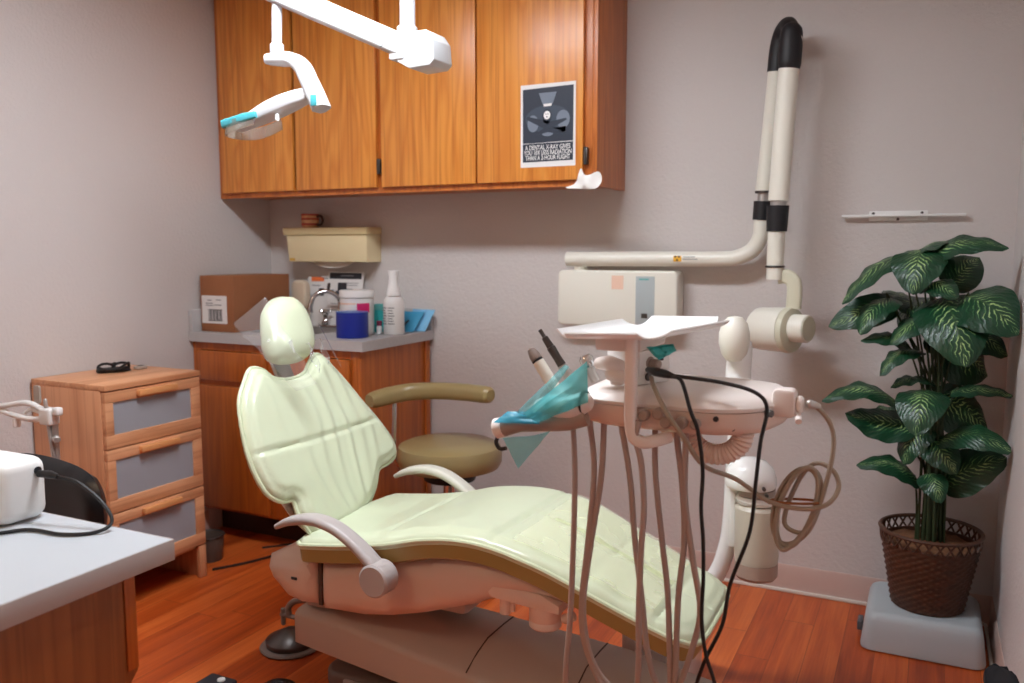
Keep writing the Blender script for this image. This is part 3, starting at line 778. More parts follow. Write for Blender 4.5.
obj('bottom_shelf', box(new(), (DX0 + .009, DY0 + .0182, .13), (DX1 - .042, DY1 - .0182, .145)), 'birch_h', t)
for y in (DY0, DY1 - .034):
    obj('leg', box(new(), (DX1 - .0195, y, 0), (DX1 - .002, y + .034, .128), .002), 'birch', t)
for z0, z1 in ((.5905, .788), (.3645, .5865), (.134, .3605)):
    d = new(); fy0, fy1 = DY0 + .002, DY1 - .002
    wL = .032
    box(d, (DX1 - .018, fy0, z1 - .038), (DX1, fy1, z1), .001); box(d, (DX1 - .018, fy0, z0), (DX1, fy1, z0 + .046), .001)
    box(d, (DX1 - .018, fy0, z0 + .0461), (DX1, fy0 + wL, z1 - .0381), .001); box(d, (DX1 - .018, fy1 - wL - .01, z0 + .0461), (DX1, fy1, z1 - .0381), .001)
    dr = obj('drawer', d, 'birch_h', t)
    obj('glass_panel', box(new(), (DX1 - .012, fy0 + wL + .0002, z0 + .0463), (DX1 - .006, fy1 - wL - .0102, z1 - .0383)), 'frosted', dr)
    bx = new(); 
    for lo, hi in (((DX0 + .03, fy0 + .03, z0 + .03), (DX1 - .03, fy0 + .04, z1 - .05)), ((DX0 + .03, fy1 - .04, z0 + .03), (DX1 - .03, fy1 - .03, z1 - .05)), ((DX0 + .03, fy0 + .04, z0 + .03), (DX1 - .03, fy1 - .04, z0 + .036)), ((DX0 + .03, fy0 + .04, z0 + .036), (DX0 + .04, fy1 - .04, z1 - .05))): box(bx, lo, hi)
    obj('drawer_box', bx, 'white', dr)
    obj('handle', box(new(), (DX1 + .0004, 2.045, z1 - .030), (DX1 + .020, 2.215, z1 - .008), .004), 'handle_wood', dr)

# small things on the chest
t = thing('glasses', 'folded black safety glasses lying on the birch chest', 'glasses', (-2.72, 2.15, DZ))
bm = new(); g0 = DZ + .004
for cx, cy in ((-2.745, 2.135), (-2.72, 2.185)):
    tube(bm, [(cx + .022 * math.cos(a) * .5, cy + .024 * math.cos(a), g0 + .016 + .014 * math.sin(a)) for a in [k * PI / 5 for k in range(10)]], .005, 8, 3, closed=True)
tube(bm, [(-2.742, 2.155, g0 + .024), (-2.728, 2.165, g0 + .03), (-2.722, 2.168, g0 + .024)], .004, 8, 3)
obj('rim', bm, 'black', t)
for k, (a, b, c) in enumerate((((-2.75, 2.11, g0 + .016), (-2.72, 2.12, g0 + .012), (-2.69, 2.20, g0 + .003)), ((-2.71, 2.208, g0 + .02), (-2.69, 2.19, g0 + .03), (-2.68, 2.13, g0 + .012)))):
    obj('temple', tube(new(), [a, b, c], [.005, .005, .004], 8, 5), 'black', t)
bm = new()
prism(bm, smooth_outline([(-2.76, 2.12), (-2.745, 2.10), (-2.71, 2.15), (-2.70, 2.20), (-2.72, 2.215), (-2.745, 2.17)], 3), .018, Matrix.Translation((0, 0, DZ + .001)), .006, 2)
obj('lens', bm, 'black', t)
t = thing('key_fob', 'small grey key fob beside the black glasses on the birch chest', 'fob', (-2.70, 2.26, DZ))
bm = new(); prism(bm, rrect(-2.722, 2.235, -2.695, 2.285, .008), .012, Matrix.Translation((0, 0, DZ + .001)), .004, 2); obj('body', bm, 'paddle', t)
obj('button', box(new(), (-2.714, 2.25, DZ + .0132), (-2.703, 2.27, DZ + .0155), .001), 'ink', t)

# bin
t = thing('waste_bin', 'small glossy dark bin on the floor beside the birch chest', 'bin', (-2.56, 2.46, 0))
bm = new(); lathe(bm, [(.0, .001), (.050, .001), (.053, .008), (.059, .098), (.057, .102), (.055, .098), (.050, .010), (0, .010)], 30, Matrix.Translation((-2.605, 2.47, 0))); obj('body', bm, 'trash', t)
bm = new(); tube(bm, [(-2.605 + .060 * math.cos(k * PI / 8), 2.47 + .060 * math.sin(k * PI / 8), .104) for k in range(16)], .004, 8, 2, closed=True); obj('rim', bm, 'dark_steel', t)
solo(obj('floor_cable', tube(new(), [(-2.50, 2.38, .005), (-2.43, 2.50, .005), (-2.38, 2.62, .005), (-2.30, 2.72, .005), (-2.2, 2.76, .005), (-2.0, 2.60, .005)], .005, 8, 8), 'cable'), 'black cable on the floor running from the birch chest to the dental chair', 'cable', 'cables on the floor')
solo(obj('floor_cable', tube(new(), [(-2.50, 2.66, .004), (-2.46, 2.70, .004), (-2.40, 2.76, .004), (-2.25, 2.795, .004), (-2.08, 2.79, .004)], .004, 8, 8), 'cable'), 'thin black cable on the floor along the dark toe kick', 'cable', 'cables on the floor')

# ------------------------------------------------------------------ desk, device, chair at the desk
t = thing('desk', 'pale grey topped desk with an oak end panel in the near left corner', 'desk', (-1.6, .4, 0))
obj('top', box(new(), (-1.98, -.35, .7085), (-1.228, 1.076, .74), .002), 'desk_top', t)
obj('edge_band', box(new(), (-1.2278, -.35, .700), (-1.2255, 1.0785, .7395), .0008), 'desk_edge', t)
obj('edge_band', box(new(), (-1.98, 1.0762, .700), (-1.2279, 1.0785, .7395), .0008), 'desk_edge', t)
pl = [(-.30, .0), (.86, 0), (.945, .10), (1.0, .17), (1.0, .7083), (-.30, .7083)]
YZ = lambda x: Matrix(((0, 0, 1, x), (1, 0, 0, 0), (0, 1, 0, 0), (0, 0, 0, 1)))
pl = [(-.30, 0), (.90, 0), (.90, .40), (1.0, .52), (1.0, .708), (-.30, .708)]
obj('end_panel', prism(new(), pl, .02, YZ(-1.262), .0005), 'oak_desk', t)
obj('panel_edge', box(new(), (-1.2415, .978, .525), (-1.2392, 1.0005, .7078), .001), 'oak_shaded', t)
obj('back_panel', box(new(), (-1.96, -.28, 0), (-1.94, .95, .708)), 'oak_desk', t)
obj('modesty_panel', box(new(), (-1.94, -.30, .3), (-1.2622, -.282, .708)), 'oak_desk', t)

t = thing('desktop_device', 'rounded white box device with a black plug on the near left desk', 'device', (-1.68, 1.0, .74))
bm = new(); prism(bm, rrect(-1.85, .965, -1.556, 1.072, .03), .122, Matrix.Translation((0, 0, .7415)), .022, 4); obj('body', bm, 'white', t)
bm = new(); cyl(bm, (-1.5552, 1.045, .838), (-1.5535, 1.045, .838), .008, 14); obj('socket', bm, 'ink', t)
pg = obj('plug', tube(new(), [(-1.553, 1.045, .832), (-1.525, 1.05, .832), (-1.505, 1.052, .830)], [.007, .008, .005], 10, 4), 'black', t)
obj('power_cable', tube(new(), [(-1.507, 1.052, .830), (-1.46, 1.06, .822), (-1.40, 1.065, .79), (-1.368, 1.06, .757), (-1.375, 1.03, .7445), (-1.42, .995, .7445), (-1.50, .985, .7445), (-1.54, .94, .7445), (-1.60, .90, .7445), (-1.68, .85, .7445)], .0035, 8, 8), 'cable', t)

bm = new()
sheet(bm, [[(-1.83 + .17 * j / 4 + .03 * i / 5, 1.0835 + .0 + .004 * math.sin(i + j), .7405 + (.115 - .024 * j) * i / 5) for j in range(5)] for i in range(6)], .0008)
bm2 = bm
solo(obj('plastic_sheet', tube(new(), [(0, 0, -9)] * 2, .001) if False else bm2, 'clear', angle=20), 'clear plastic sheet standing behind the white device on the desk', 'plastic sheet')

t = thing('desk_chair', 'black padded chair with a low rounded back behind the desk end', 'chair', (-1.97, 1.42, 0))
bo = smooth_outline([(-2.27, .53), (-2.28, .65), (-2.24, .712), (-2.12, .728), (-1.95, .716), (-1.872, .692), (-1.838, .64), (-1.835, .56), (-1.855, .49), (-1.93, .455), (-2.17, .455)], 5)
pillow(new_bm := new(), bo, .022, lambda u, v, d: .028 * (1 - (1 - min(d / .05, 1)) ** 2) ** .5, lambda u, v, d: -.028 * (1 - (1 - min(d / .05, 1)) ** 2) ** .5, lambda u, v, h: V((u, 1.42 - h - .02 * ((u + 2.06) / .22) ** 2, v)))
obj('backrest', new_bm, 'black_leather', t)
pillow(new_bm := new(), rrect(-2.25, 1.19, -1.87, 1.37, .06), .03, lambda u, v, d: .03 * (1 - (1 - min(d / .05, 1)) ** 2) ** .5, lambda u, v, d: -.03, lambda u, v, h: V((u, v, .42 + h)))
obj('seat', new_bm, 'black_leather', t)
obj('back_bracket', box(new(), (-2.10, 1.4501, .36), (-2.02, 1.462, .56), .003), 'black', t)
obj('seat_bracket', box(new(), (-2.10, 1.25, .36), (-2.02, 1.45, .388), .003), 'black', t)
obj('stem', cyl(new(), (-2.06, 1.28, .08), (-2.06, 1.28, .36), .025), 'dark_steel', t)
for k in range(5):
    a = k * 2 * PI / 5 + .3; c, s = math.cos(a), math.sin(a)
    lg = obj('leg', tube(new(), [(-2.06 + .02 * c, 1.28 + .02 * s, .10), (-2.06 + .22 * c, 1.28 + .22 * s, .06)], [.022, .014], 8, 4), 'black', t)
    obj('caster', cyl(new(), (-2.06 + .22 * c - .012 * s, 1.28 + .22 * s + .012 * c, .0235), (-2.06 + .22 * c + .012 * s, 1.28 + .22 * s - .012 * c, .0235), .023, 14), 'black', lg)

# white looped bracket on a stand by the chest
t = thing('instrument_stand', 'white looped bracket with metal rod on a slim stand beside the birch chest', 'stand', (-2.5, 1.75, 0))
bm = new(); lathe(bm, [(0, .001), (.11, .001), (.112, .012), (.03, .03), (.0, .032)], 28, Matrix.Translation((-2.505, 1.75, 0))); obj('base', bm, 'grey_paint', t)
obj('pole', cyl(new(), (-2.505, 1.75, .03), (-2.505, 1.75, .72), .011, 14), 'steel', t)
obj('rod', tube(new(), [(-2.497, 1.735, .60), (-2.512, 1.735, .70), (-2.522, 1.735, .79)], .006, 10, 4, round_cap=True), 'steel', t)
bm = new(); tube(bm, [(-2.53, 1.74, .752), (-2.62, 1.74, .772), (-2.72, 1.73, .757), (-2.80, 1.72, .748)], .010, 10, 6, round_cap=True); tube(bm, [(-2.53, 1.74, .728), (-2.61, 1.735, .722), (-2.70, 1.73, .732), (-2.78, 1.73, .745)], .010, 10, 6, round_cap=True); tube(bm, [(-2.535, 1.74, .745), (-2.60, 1.738, .752), (-2.63, 1.738, .74)], .007, 8, 5)
obj('looped_bracket', bm, 'white', t)
bm = new(); box(bm, (-2.545, 1.722, .71), (-2.49, 1.762, .765), .008, 3); box(bm, (-2.49, 1.73, .742), (-2.462, 1.755, .77), .008, 3); obj('clamp', bm, 'white', t)
bm = new(); cyl(bm, (-2.50, 1.75, .664), (-2.478, 1.735, .664), .012, 14, .003); obj('knob', bm, 'steel', t)
obj('peg', cyl(new(), (-2.67, 1.732, .69), (-2.67, 1.732, .722), .012, 12, .003), 'white', t)
bm = new(); prism(bm, rrect(-2.595, .772, -2.565, .832, .008), .008, XZ(1.745), .002); obj('paddle', bm, 'paddle', t)

# ------------------------------------------------------------------ dental chair
CH = thing('dental_chair', 'reclining dental chair with pale green quilted cushions in the middle of the room', 'chair', (-1.05, 1.98, 0))
LEAN = math.atan2(.127, .26)
TB = V((-math.sin(LEAN), 0, math.cos(LEAN))); NB = V((math.cos(LEAN), 0, math.sin(LEAN))); P0 = V((-1.55, 0, .59))
def backmap(y, s, h): return V((P0.x, y, P0.z)) + TB * s + NB * h
rnd = lambda d, r: (1 - (1 - min(d / r, 1)) ** 2) ** .5
back_outline = [(1.755, .342), (1.80, .380), (1.844, .370), (1.875, .340), (1.935, .328), (2.005, .338), (2.055, .374), (2.105, .386), (2.165, .302), (2.215, .208), (2.265, .116), (2.286, .048), (2.270, .005), (2.225, -.010), (2.165, -.018), (2.120, -.060), (2.06, -.10), (1.95, -.14), (1.80, -.13), (1.765, -.060), (1.763, -.012), (1.722, -.001), (1.684, .033), (1.670, .106), (1.680, .190), (1.710, .287)]
bo = smooth_outline(back_outline, 6)
def back_front(y, s, d):
    h = .032 * rnd(d, .045)
    h -= .007 * math.exp(-((s - (.132 + .010 * ((y - 1.97) / .3) ** 2)) / .0065) ** 2) * min(1, d / .02)
    w = min(1, d / .06)
    # gathered folds fanning down the middle
    for c, k, a in ((1.985, .06, .0055), (2.045, .14, .0055), (1.93, -.04, .004), (2.105, .24, .004), (1.87, -.14, .0028), (2.16, .34, .003), (2.015, .10, .003), (1.81, -.22, .002)):
        yc = c + k * (s - .13) * .6 + .016 * math.sin(13 * s + c * 9) + .01 * noise.noise(V((s * 9, c * 7, 3)))
        fq = .35 + .65 * abs(noise.noise(V((s * 6, c * 11, 6)))) * 2; h += fq * (a * math.exp(-((y - yc) / .014) ** 2) * w - a * .6 * math.exp(-((y - yc - .024) / .013) ** 2) * w)
    h += .003 * w * noise.noise(V((y * 9, s * 9, 2)))
    # stitched groove just inside the piping
    h -= .006 * math.exp(-((d - .022) / .0045) ** 2)
    return h
pillow(bm := new(), bo, .0085, back_front, lambda y, s, d: -.022 * rnd(d, .03), backmap)
obj('backrest', bm, 'vinyl', CH, angle=60)
obj('back_piping', tube(new(), [backmap(y, s, .004) for y, s in smooth_outline(back_outline, 3)], .0065, 8, 2, closed=True), 'vinyl_seam', CH)
sh = smooth_outline([(1.79, .30), (1.88, .31), (2.06, .31), (2.18, .20), (2.23, .06), (2.14, -.04), (2.06, -.12), (1.82, -.12), (1.74, .02), (1.72, .16)], 5)
pillow(bm := new(), sh, .03, lambda y, s, d: -.0235, lambda y, s, d: -.024 - .03 * rnd(d, .06), backmap)
obj('back_shell', bm, 'chair_shell', CH)
# headrest
ho = smooth_outline([(1.905, .50), (1.880, .44), (1.885, .392), (1.93, .374), (2.01, .376), (2.07, .398), (2.098, .44), (2.110, .50), (2.098, .558), (2.055, .590), (1.99, .584), (1.935, .550)], 5)
hm = lambda y, s, h: backmap(y, s, h + .006 + .05 * (s - .48) ** 2)
pillow(bm := new(), ho, .012, lambda y, s, d: .048 * rnd(d, .075) , lambda y, s, d: -.03 * rnd(d, .05), hm)
hr = obj('headrest', bm, 'vinyl', CH, angle=70)
obj('headrest_bar', box(new(), (-.012, -.035, .25), (.0, .035, .42), .003, 2, Matrix((( NB.x, 0, TB.x, P0.x - .028 * NB.x), (0, 1, 0, 1.965), (NB.z, 0, TB.z, P0.z - .028 * NB.z), (0, 0, 0, 1)))), 'steel', CH)
# seat
prof = [(-1.530, .462), (-1.40, .479), (-1.236, .507), (-1.11, .540), (-1.0, .554), (-.90, .547), (-.80, .522), (-.70, .482), (-.60, .440), (-.51, .404), (-.425, .374)]
spath = catmull([(x, 0, z) for x, z in prof], 10)
slen = [0]
for a, b in zip(spath, spath[1:]): slen.append(slen[-1] + (b - a).length)
SL = slen[-1]
def seat_at(u):
    u = max(-.02, min(SL + .02, u)); i = 0
    while i < len(slen) - 2 and slen[i + 1] < u: i += 1
    f = (u - slen[i]) / (slen[i + 1] - slen[i]); p = spath[i].lerp(spath[i + 1], f)
    a = spath[max(i - 2, 0)]; b = spath[min(i + 3, len(spath) - 1)]; tg = (b - a).normalized()
    return p, V((-tg.z, 0, tg.x))
def seatmap(u, y, h):
    p, n = seat_at(u); q = p + n * h; return V((q.x, y, q.z))
def seat_y(u):   # near and far edges
    k = max(0, (u - .70) / (SL - .70)); return 1.742 + .052 * k, 2.226 - .048 * k
so = []
near = [(u, seat_y(u)[0]) for u in [0.03 + (SL - .09) * k / 30 for k in range(31)]]
far = [(u, seat_y(u)[1]) for u in [SL - .06 - (SL - .09) * k / 30 for k in range(31)]]
e0, e1 = seat_y(SL)
so = near + [(SL - .022, e0 + .012), (SL - .004, e0 + .045), (SL, e0 + .10), (SL, (e0 + e1) / 2), (SL, e1 - .10), (SL - .004, e1 - .045), (SL - .022, e1 - .012)] + far + [(.008, 2.21), (0, 2.17), (0, 2.10), (0, 1.98), (0, 1.87), (0, 1.80), (.008, 1.76)]
def seat_front(u, y, d):
    h = .028 * rnd(d, .05)
    w = min(1, d / .03)
    for c in (.30, .62, .86, 1.04):
        h -= .009 * math.exp(-((u - c - .03 * (y - 1.98)) / .006) ** 2) * w
    if u > .62: h -= .006 * math.exp(-((y - 1.985) / .006) ** 2) * w * min(1, (u - .62) / .05)
    h -= .006 * math.exp(-((d - .026) / .0045) ** 2)
    h += .0035 * w * noise.noise(V((u * 8, y * 8, 5))) + .002 * w * math.sin(u * 60 + 3 * math.sin(y * 17)) * math.exp(-((y - 1.80) / .05) ** 2)
    if u < .2: h += .014 * (1 - u / .2) * math.sin(PI * min(1, max(0, (y - 1.74) / .48)))
    return h
pillow(bm := new(), so, .011, seat_front, lambda u, y, d: -.008, seatmap)
obj('seat_cushion', bm, 'vinyl', CH, angle=60)
obj('seat_piping', tube(new(), [seatmap(u, y, .004) for u, y in so], .0065, 8, 1, closed=True, smooth=False), 'vinyl_seam', CH)
def shrink(u, y): 
    c = 1.984; return (u, c + (y - c) * .985)
pillow(bm := new(), [shrink(u, y) for u, y in so], .03, lambda u, y, d: -.0085, lambda u, y, d: -.052 * rnd(d + .02, .045), seatmap)
obj('seat_edge', bm, 'khaki', CH, 'khaki edge band under the pale green seat cushion', angle=60)
# armrests
for y, m in ((1.70, 'arm'), (2.265, 'arm_green')):
    ap = [(-1.540, y, .530), (-1.49, y, .553), (-1.42, y, .566), (-1.35, y, .556), (-1.285, y, .523), (-1.233, y, .483), (-1.19, y, .44)]
    bm = new(); tube(bm, ap, [.55, .9, 1.0, 1.0, 1.0, 1.05, 1.1], per=6, section=rsec(.05, .026, .012), up=(.2, 0, 1))
    a = obj('armrest', bm, m, CH)
    bm = new(); s = -1 if y < 2 else 1
    cyl(bm, (-1.212, y + s * .032, .443), (-1.212, y - s * .028, .443), .043, 36, .005)
    obj('pivot_disc', bm, 'arm', a)
# lower shell
pf = [(-1.47, .276), (-1.334, .283), (-1.24, .300), (-1.143, .326), (-.994, .378), (-.91, .416), (-.80, .436), (-.70, .420), (-.70, .445), (-.78, .478), (-.88, .505), (-1.0, .506), (-1.11, .49), (-1.236, .458), (-1.40, .428), (-1.47, .42)]
pillow(bm := new(), pf, .03, lambda x, z, d: .028 * rnd(d, .04), lambda x, z, d: -.40, lambda x, z, h: V((x, 1.800 - h, z)))
obj('seat_shell', bm, 'chair_shell', CH, angle=50)
pf = [(-1.482, .285), (-1.55, .278), (-1.60, .288), (-1.645, .325), (-1.664, .375), (-1.658, .402), (-1.60, .416), (-1.483, .418), (-1.486, .37)]
pillow(bm := new(), pf, .03, lambda x, z, d: .026 * rnd(d, .03), lambda x, z, d: -.40, lambda x, z, h: V((x, 1.802 - h, z)))
rs = obj('rear_shell', bm, 'chair_shell', CH, angle=50)
obj('latch', box(new(), (-1.565, 1.7735, .350), (-1.545, 1.7765, .358), .001), 'ink', rs)
bm = new(); box(bm, (-1.4818, 1.79, .285), (-1.4702, 2.18, .415)); obj('shell_gap', bm, 'chair_groove', CH)
# lift arm cover
secs = [(-1.605, .134, .212, .238), (-1.44, .115, .203, .240), (-1.18, .085, .166, .216), (-.95, .05, .142, .203), (-.70, .022, .118, .186), (-.45, .002, .098, .146), (-.36, .002, .085, .115)]
bm = new(); rings = []
for x, zb, zn, zt in secs:
    pr = [(1.83, zb), (1.83, zn), (1.834, zn + .010), (1.846, zn + .018), (1.90, zn + .018 + (zt - zn - .018) * .6), (1.96, zt), (2.06, zt), (2.12, zt - .004), (2.14, zt - .014), (2.14, zb)]
    rings.append([bm.verts.new((x, y, z)) for y, z in pr])
for A, B in zip(rings, rings[1:]):
    for k in range(len(A)): bm.faces.new((A[k], A[(k + 1) % len(A)], B[(k + 1) % len(A)], B[k]))
bm.faces.new(rings[0]); bm.faces.new(list(reversed(rings[-1])))
obj('lift_cover', bm, 'chair_lift', CH, angle=50)
bm = new()
for x, dz in ((-1.04, 0), (-.75, -.014)):
    zt = {-1.04: .2085, -.75: .1895}[x]; zn = {-1.04: .1515, -.75: .1225}[x]
    tube(bm, [(x, 1.838, zn + .0135), (x, 1.846, zn + .018), (x, 1.90, zn + .018 + (zt - zn - .018) * .6), (x, 1.96, zt), (x, 2.06, zt), (x, 2.12, zt - .004)], .0022, 6, 2, smooth=False)
tube(bm, [(-.90, 1.828, .06), (-.905, 1.828, .145), (-.895, 1.83, .152), (-.86, 1.835, .148)], .005, 6, 2, smooth=False)
obj('cover_seam', bm, 'chair_groove', CH)
bm = new(); box(bm, (-1.585, 1.86, .239), (-1.50, 2.10, .30), .004); obj('link_bracket', bm, 'chair_lift', CH)
bm = new(); box(bm, (-1.28, 1.98, .242), (-1.12, 2.10, .34), .02); obj('seat_support', bm, 'chair_shell', CH)
bm = new(); prism(bm, rrect(-1.545, 1.86, -.30, 2.20, .06), .05, Matrix.Translation((0, 0, .001)), .012, 3)
obj('floor_plate', bm, 'chair_base', CH)
bm = new(); box(bm, (-1.45, 1.845, .001), (-.5, 1.859, .045), .003); box(bm, (-1.50, 1.92, .0512), (-.9, 2.10, .10), .01); obj('plate_cover', bm, 'chair_lift', CH)
# footrest hinge bracket
bm = new()
prism(bm, [(-.945, .435), (-.93, .452), (-.80, .447), (-.75, .425), (-.75, .405), (-.82, .408), (-.935, .416)], .08, XZ(1.775), .003)
obj('hinge_bracket', bm, 'unit_floor_lit', CH)
bm = new(); lathe(bm, [(0, 0), (.036, 0), (.04, .004), (.04, .016), (.0385, .018), (.0385, .020), (.04, .022), (.04, .058)], 32, Matrix.Translation((-.803, 1.815, .352))); obj('hinge_hub', bm, 'unit_floor_lit', CH)
bm = new(); cyl(bm, (-.905, 1.80, .37), (-.905, 1.80, .42), .014, 16, .002); obj('hinge_pin', bm, 'unit_floor_lit', CH)
obj('hinge_pin', cyl(new(), (-.885, 1.80, .38), (-.885, 1.80, .42), .007, 12), 'unit_floor_lit', CH); obj('hinge_bolt', cyl(new(), (-.75, 1.80, .385), (-.72, 1.80, .40), .012, 12, .003), 'unit_floor_lit', CH)

# protective plastic
t = thing('headrest_sleeve', 'crinkled clear plastic sleeve hanging over the pale green headrest', 'plastic sleeve', (-1.76, 1.98, .9))
bm = new()
def hs(y, s, h): return hm(y, s, h)
rows = []
for i in range(9):
    f = i / 8; row = []
    for j in range(7):
        g = j / 6
        y = 1.905 - .115 * g * (1 - .35 * f) + .03 * f * g; s = .572 - .30 * f - .055 * g * (1 - f)
        row.append(hs(y, s, .056 - .045 * g + .055 * f + .012 * noise.noise(V((i * 1.1, j * 1.3, 4)))))
    rows.append(row)
sheet(bm, rows, .0008)
obj('left_flap', bm, 'clear', t, angle=25)
for nm, y0, y1, s0, s1 in (('hanging_strand', 1.985, 2.004, .41, .315), ('hanging_strand', 2.045, 2.058, .42, .335)):
    rows = [[hs(y0 + (y1 - y0) * j / 4 + .006 * math.sin(i * 1.3), s0 + (s1 - s0) * i / 8, .064 + .006 * math.sin(i * .9 + j)) for j in range(5)] for i in range(9)]
    obj(nm, sheet(new(), rows, .0008), 'clear', t, angle=25)
rows = [[hs(2.075 + .03 * j / 5 + .02 * i / 6, .47 - .15 * i / 6,   .066 - .02 * j / 5 + .004 * noise.noise(V((i, j, 12)))) for j in range(6)] for i in range(7)]
obj('right_flap', sheet(new(), rows, .0008), 'clear', t, angle=25)
bm = new()
rows = []
for i in range(31):
    u = .66 + (1.02 - .66) * i / 30
    e0_, e1_ = seat_y(u); row = []
    for j in range(25):
        y = e0_ + .034 + (e1_ - e0_ - .068) * j / 24; row.append(seatmap(u, y, max(seat_front(u, y, min(y - e0_, e1_ - y)), seat_front(u + .012, y, .05), seat_front(u - .012, y, .05)) + .004 + .003 * abs(noise.noise(V((u * 14, j * .3, 3))))))
    rows.append(row)
solo(obj('seat_cover', sheet(bm, rows, .0008), 'seat_film', angle=30), 'shiny clear plastic cover laid over the middle of the green seat', 'plastic cover')

# ------------------------------------------------------------------ operator stool
t = thing('operator_stool', 'round olive tan stool with a curved padded arm behind the dental chair', 'stool', (-1.615, 2.72, 0))
SXc, SYc = -1.610, 2.73
bm = new(); lathe(bm, [(0, .425), (.165, .425), (.190, .432), (.2, .452), (.201, .490), (.193, .512), (.165, .524), (.08, .530), (0, .531)], 48, Matrix.Translation((SXc, SYc, .016))); obj('seat', bm, 'olive', t)
obj('seat_plate', cyl(new(), (SXc, SYc, .395), (SXc, SYc, .4405), .10, 24, .004), 'black', t)
obj('stem', cyl(new(), (SXc, SYc, .07), (SXc, SYc, .3948), .025, 20), 'chrome', t)
for k in range(5):
    a = k * 2 * PI / 5 + .9; c, s = math.cos(a), math.sin(a)
    lg = obj('leg', tube(new(), [(SXc + .015 * c, SYc + .015 * s, .105), (SXc + .22 * c, SYc + .22 * s, .065)], [.02, .013], 10, 4, round_cap=True), 'chrome', t)
    obj('caster', cyl(new(), (SXc + .22 * c - .012 * s, SYc + .22 * s + .012 * c, .0255), (SXc + .22 * c + .012 * s, SYc + .22 * s - .012 * c, .0255), .025, 16, .003), 'black', lg)
ar = [(-1.856, 2.560, .706), (-1.850, 2.585, .708), (-1.830, 2.645, .714), (-1.772, 2.71, .724), (-1.656, 2.742, .732), (-1.54, 2.735, .736), (-1.45, 2.708, .739), (-1.425, 2.698, .740), (-1.412, 2.692, .740)]
obj('arm_pad', tube(new(), ar, [.78, 1.02, 1.1, 1.1, 1.08, 1.08, 1.06, .98, .66], per=8, section=rsec(.058, .060, .024, 5), up=(0, 0, 1), round_cap=False), 'olive', t)
obj('arm_support', tube(new(), [(-1.815, 2.665, .69), (-1.817, 2.665, .62), (-1.82, 2.665, .50), (-1.806, 2.68, .44), (-1.77, 2.70, .41), (-1.70, 2.72, .405)], .009, 12, 8), 'chrome', t)

# foot pedal
t = thing('foot_pedal', 'grey disc foot pedal with a curved grab handle on the floor by the chair head', 'foot pedal', (-1.80, 2.04, 0))
pc_ = (-1.785, 2.015)
bm = new(); lathe(bm, [(0, .001), (.094, .001), (.098, .006), (.094, .011), (.08, .012), (0, .012)], 40, Matrix.Translation((*pc_, 0))); obj('base_ring', bm, 'grey_paint', t)
bm = new(); lathe(bm, [(.078, .0125), (.080, .026), (.078, .030), (.02, .060), (0, .062)], 40, Matrix.Translation((*pc_, 0))); obj('disc', bm, 'dark_steel', t)
bm = new(); tube(bm, [(pc_[0] - .075, pc_[1] + .045, .075), (pc_[0] + .03, pc_[1] + .045, .075)], .008, 10, 3, round_cap=True)
for dx in (-.07, .02): cyl(bm, (pc_[0] + dx, pc_[1] + .045, .040), (pc_[0] + dx, pc_[1] + .045, .098), .008, 12, .003)
obj('bracket', bm, 'grey_paint', t)
obj('grab_handle', tube(new(), [(pc_[0] - .045, pc_[1] + .045, .080), (pc_[0] - .046, pc_[1] + .045, .105), (pc_[0] - .015, pc_[1] + .045, .132), (pc_[0] + .04, pc_[1] + .045, .145), (pc_[0] + .10, pc_[1] + .045, .146)], .0105, 12, 6), 'grey_paint', t)
t = thing('foot_switch', 'dark square foot switch with a white dot on the floor near the desk', 'foot switch', (-1.79, 1.76, 0), 'foot switches on the floor')
obj('body', box(new(), (-1.86, 1.665, .001), (-1.76, 1.755, .018), .006), 'ink', t)
bm = new(); lathe(bm, [(0, 0), (.012, 0), (.011, .004), (0, .005)], 18, Matrix.Translation((-1.80, 1.73, .0182))); obj('button', bm, 'white', t)
t = thing('foot_switch', 'small round black foot switch on the floor by the dark base plate', 'foot switch', (-1.65, 1.80, 0), 'foot switches on the floor')
bm = new(); lathe(bm, [(0, .001), (.055, .001), (.055, .012), (.04, .022), (0, .024)], 28, Matrix.Translation((-1.63, 1.775, 0))); obj('body', bm, 'black', t)
bm = new(); lathe(bm, [(.0, .0242), (.02, .0242), (.018, .028), (0, .029)], 20, Matrix.Translation((-1.63, 1.775, 0))); obj('button', bm, 'ink', t)

# ------------------------------------------------------------------ delivery unit
DU = thing('delivery_unit', 'white dental delivery unit on a post with hanging hoses over the chair foot', 'dental unit', (-.46, 2.3, 0))
obj('post', tube(new(), [(-.62, 2.33, .235), (-.56, 2.345, .275), (-.505, 2.35, .345), (-.478, 2.35, .43), (-.468, 2.35, .52), (-.462, 2.35, .70), (-.452, 2.35, .92)], [.026, .026, .025, .024, .023, .024, .026], 20, 8), 'white_gloss', DU)
bm = new(); lathe(bm, [(0, -.064), (.02, -.060), (.034, -.042), (.0415, -.012), (.0415, .014), (.034, .042), (.02, .059), (0, .063)], 32, Matrix.Translation((-.468, 2.325, 1.027))); kn = obj('knuckle', bm, 'ivory', DU)
obj('knuckle_neck', tube(new(), [(-.463, 2.355, .88), (-.459, 2.362, 1.0)], [.035, .034], 20, 3, round_cap=True), 'white_gloss', DU)
obj('support_arm', tube(new(), [(-.462, 2.32, .885), (-.45, 2.05, .905), (-.40, 1.74, .955)], .022, 16, 6), 'white_gloss', DU)
obj('floor_stand', box(new(), (-.75, 2.22, .001), (-.55, 2.42, .235), .03, 3), 'white_gloss', DU)
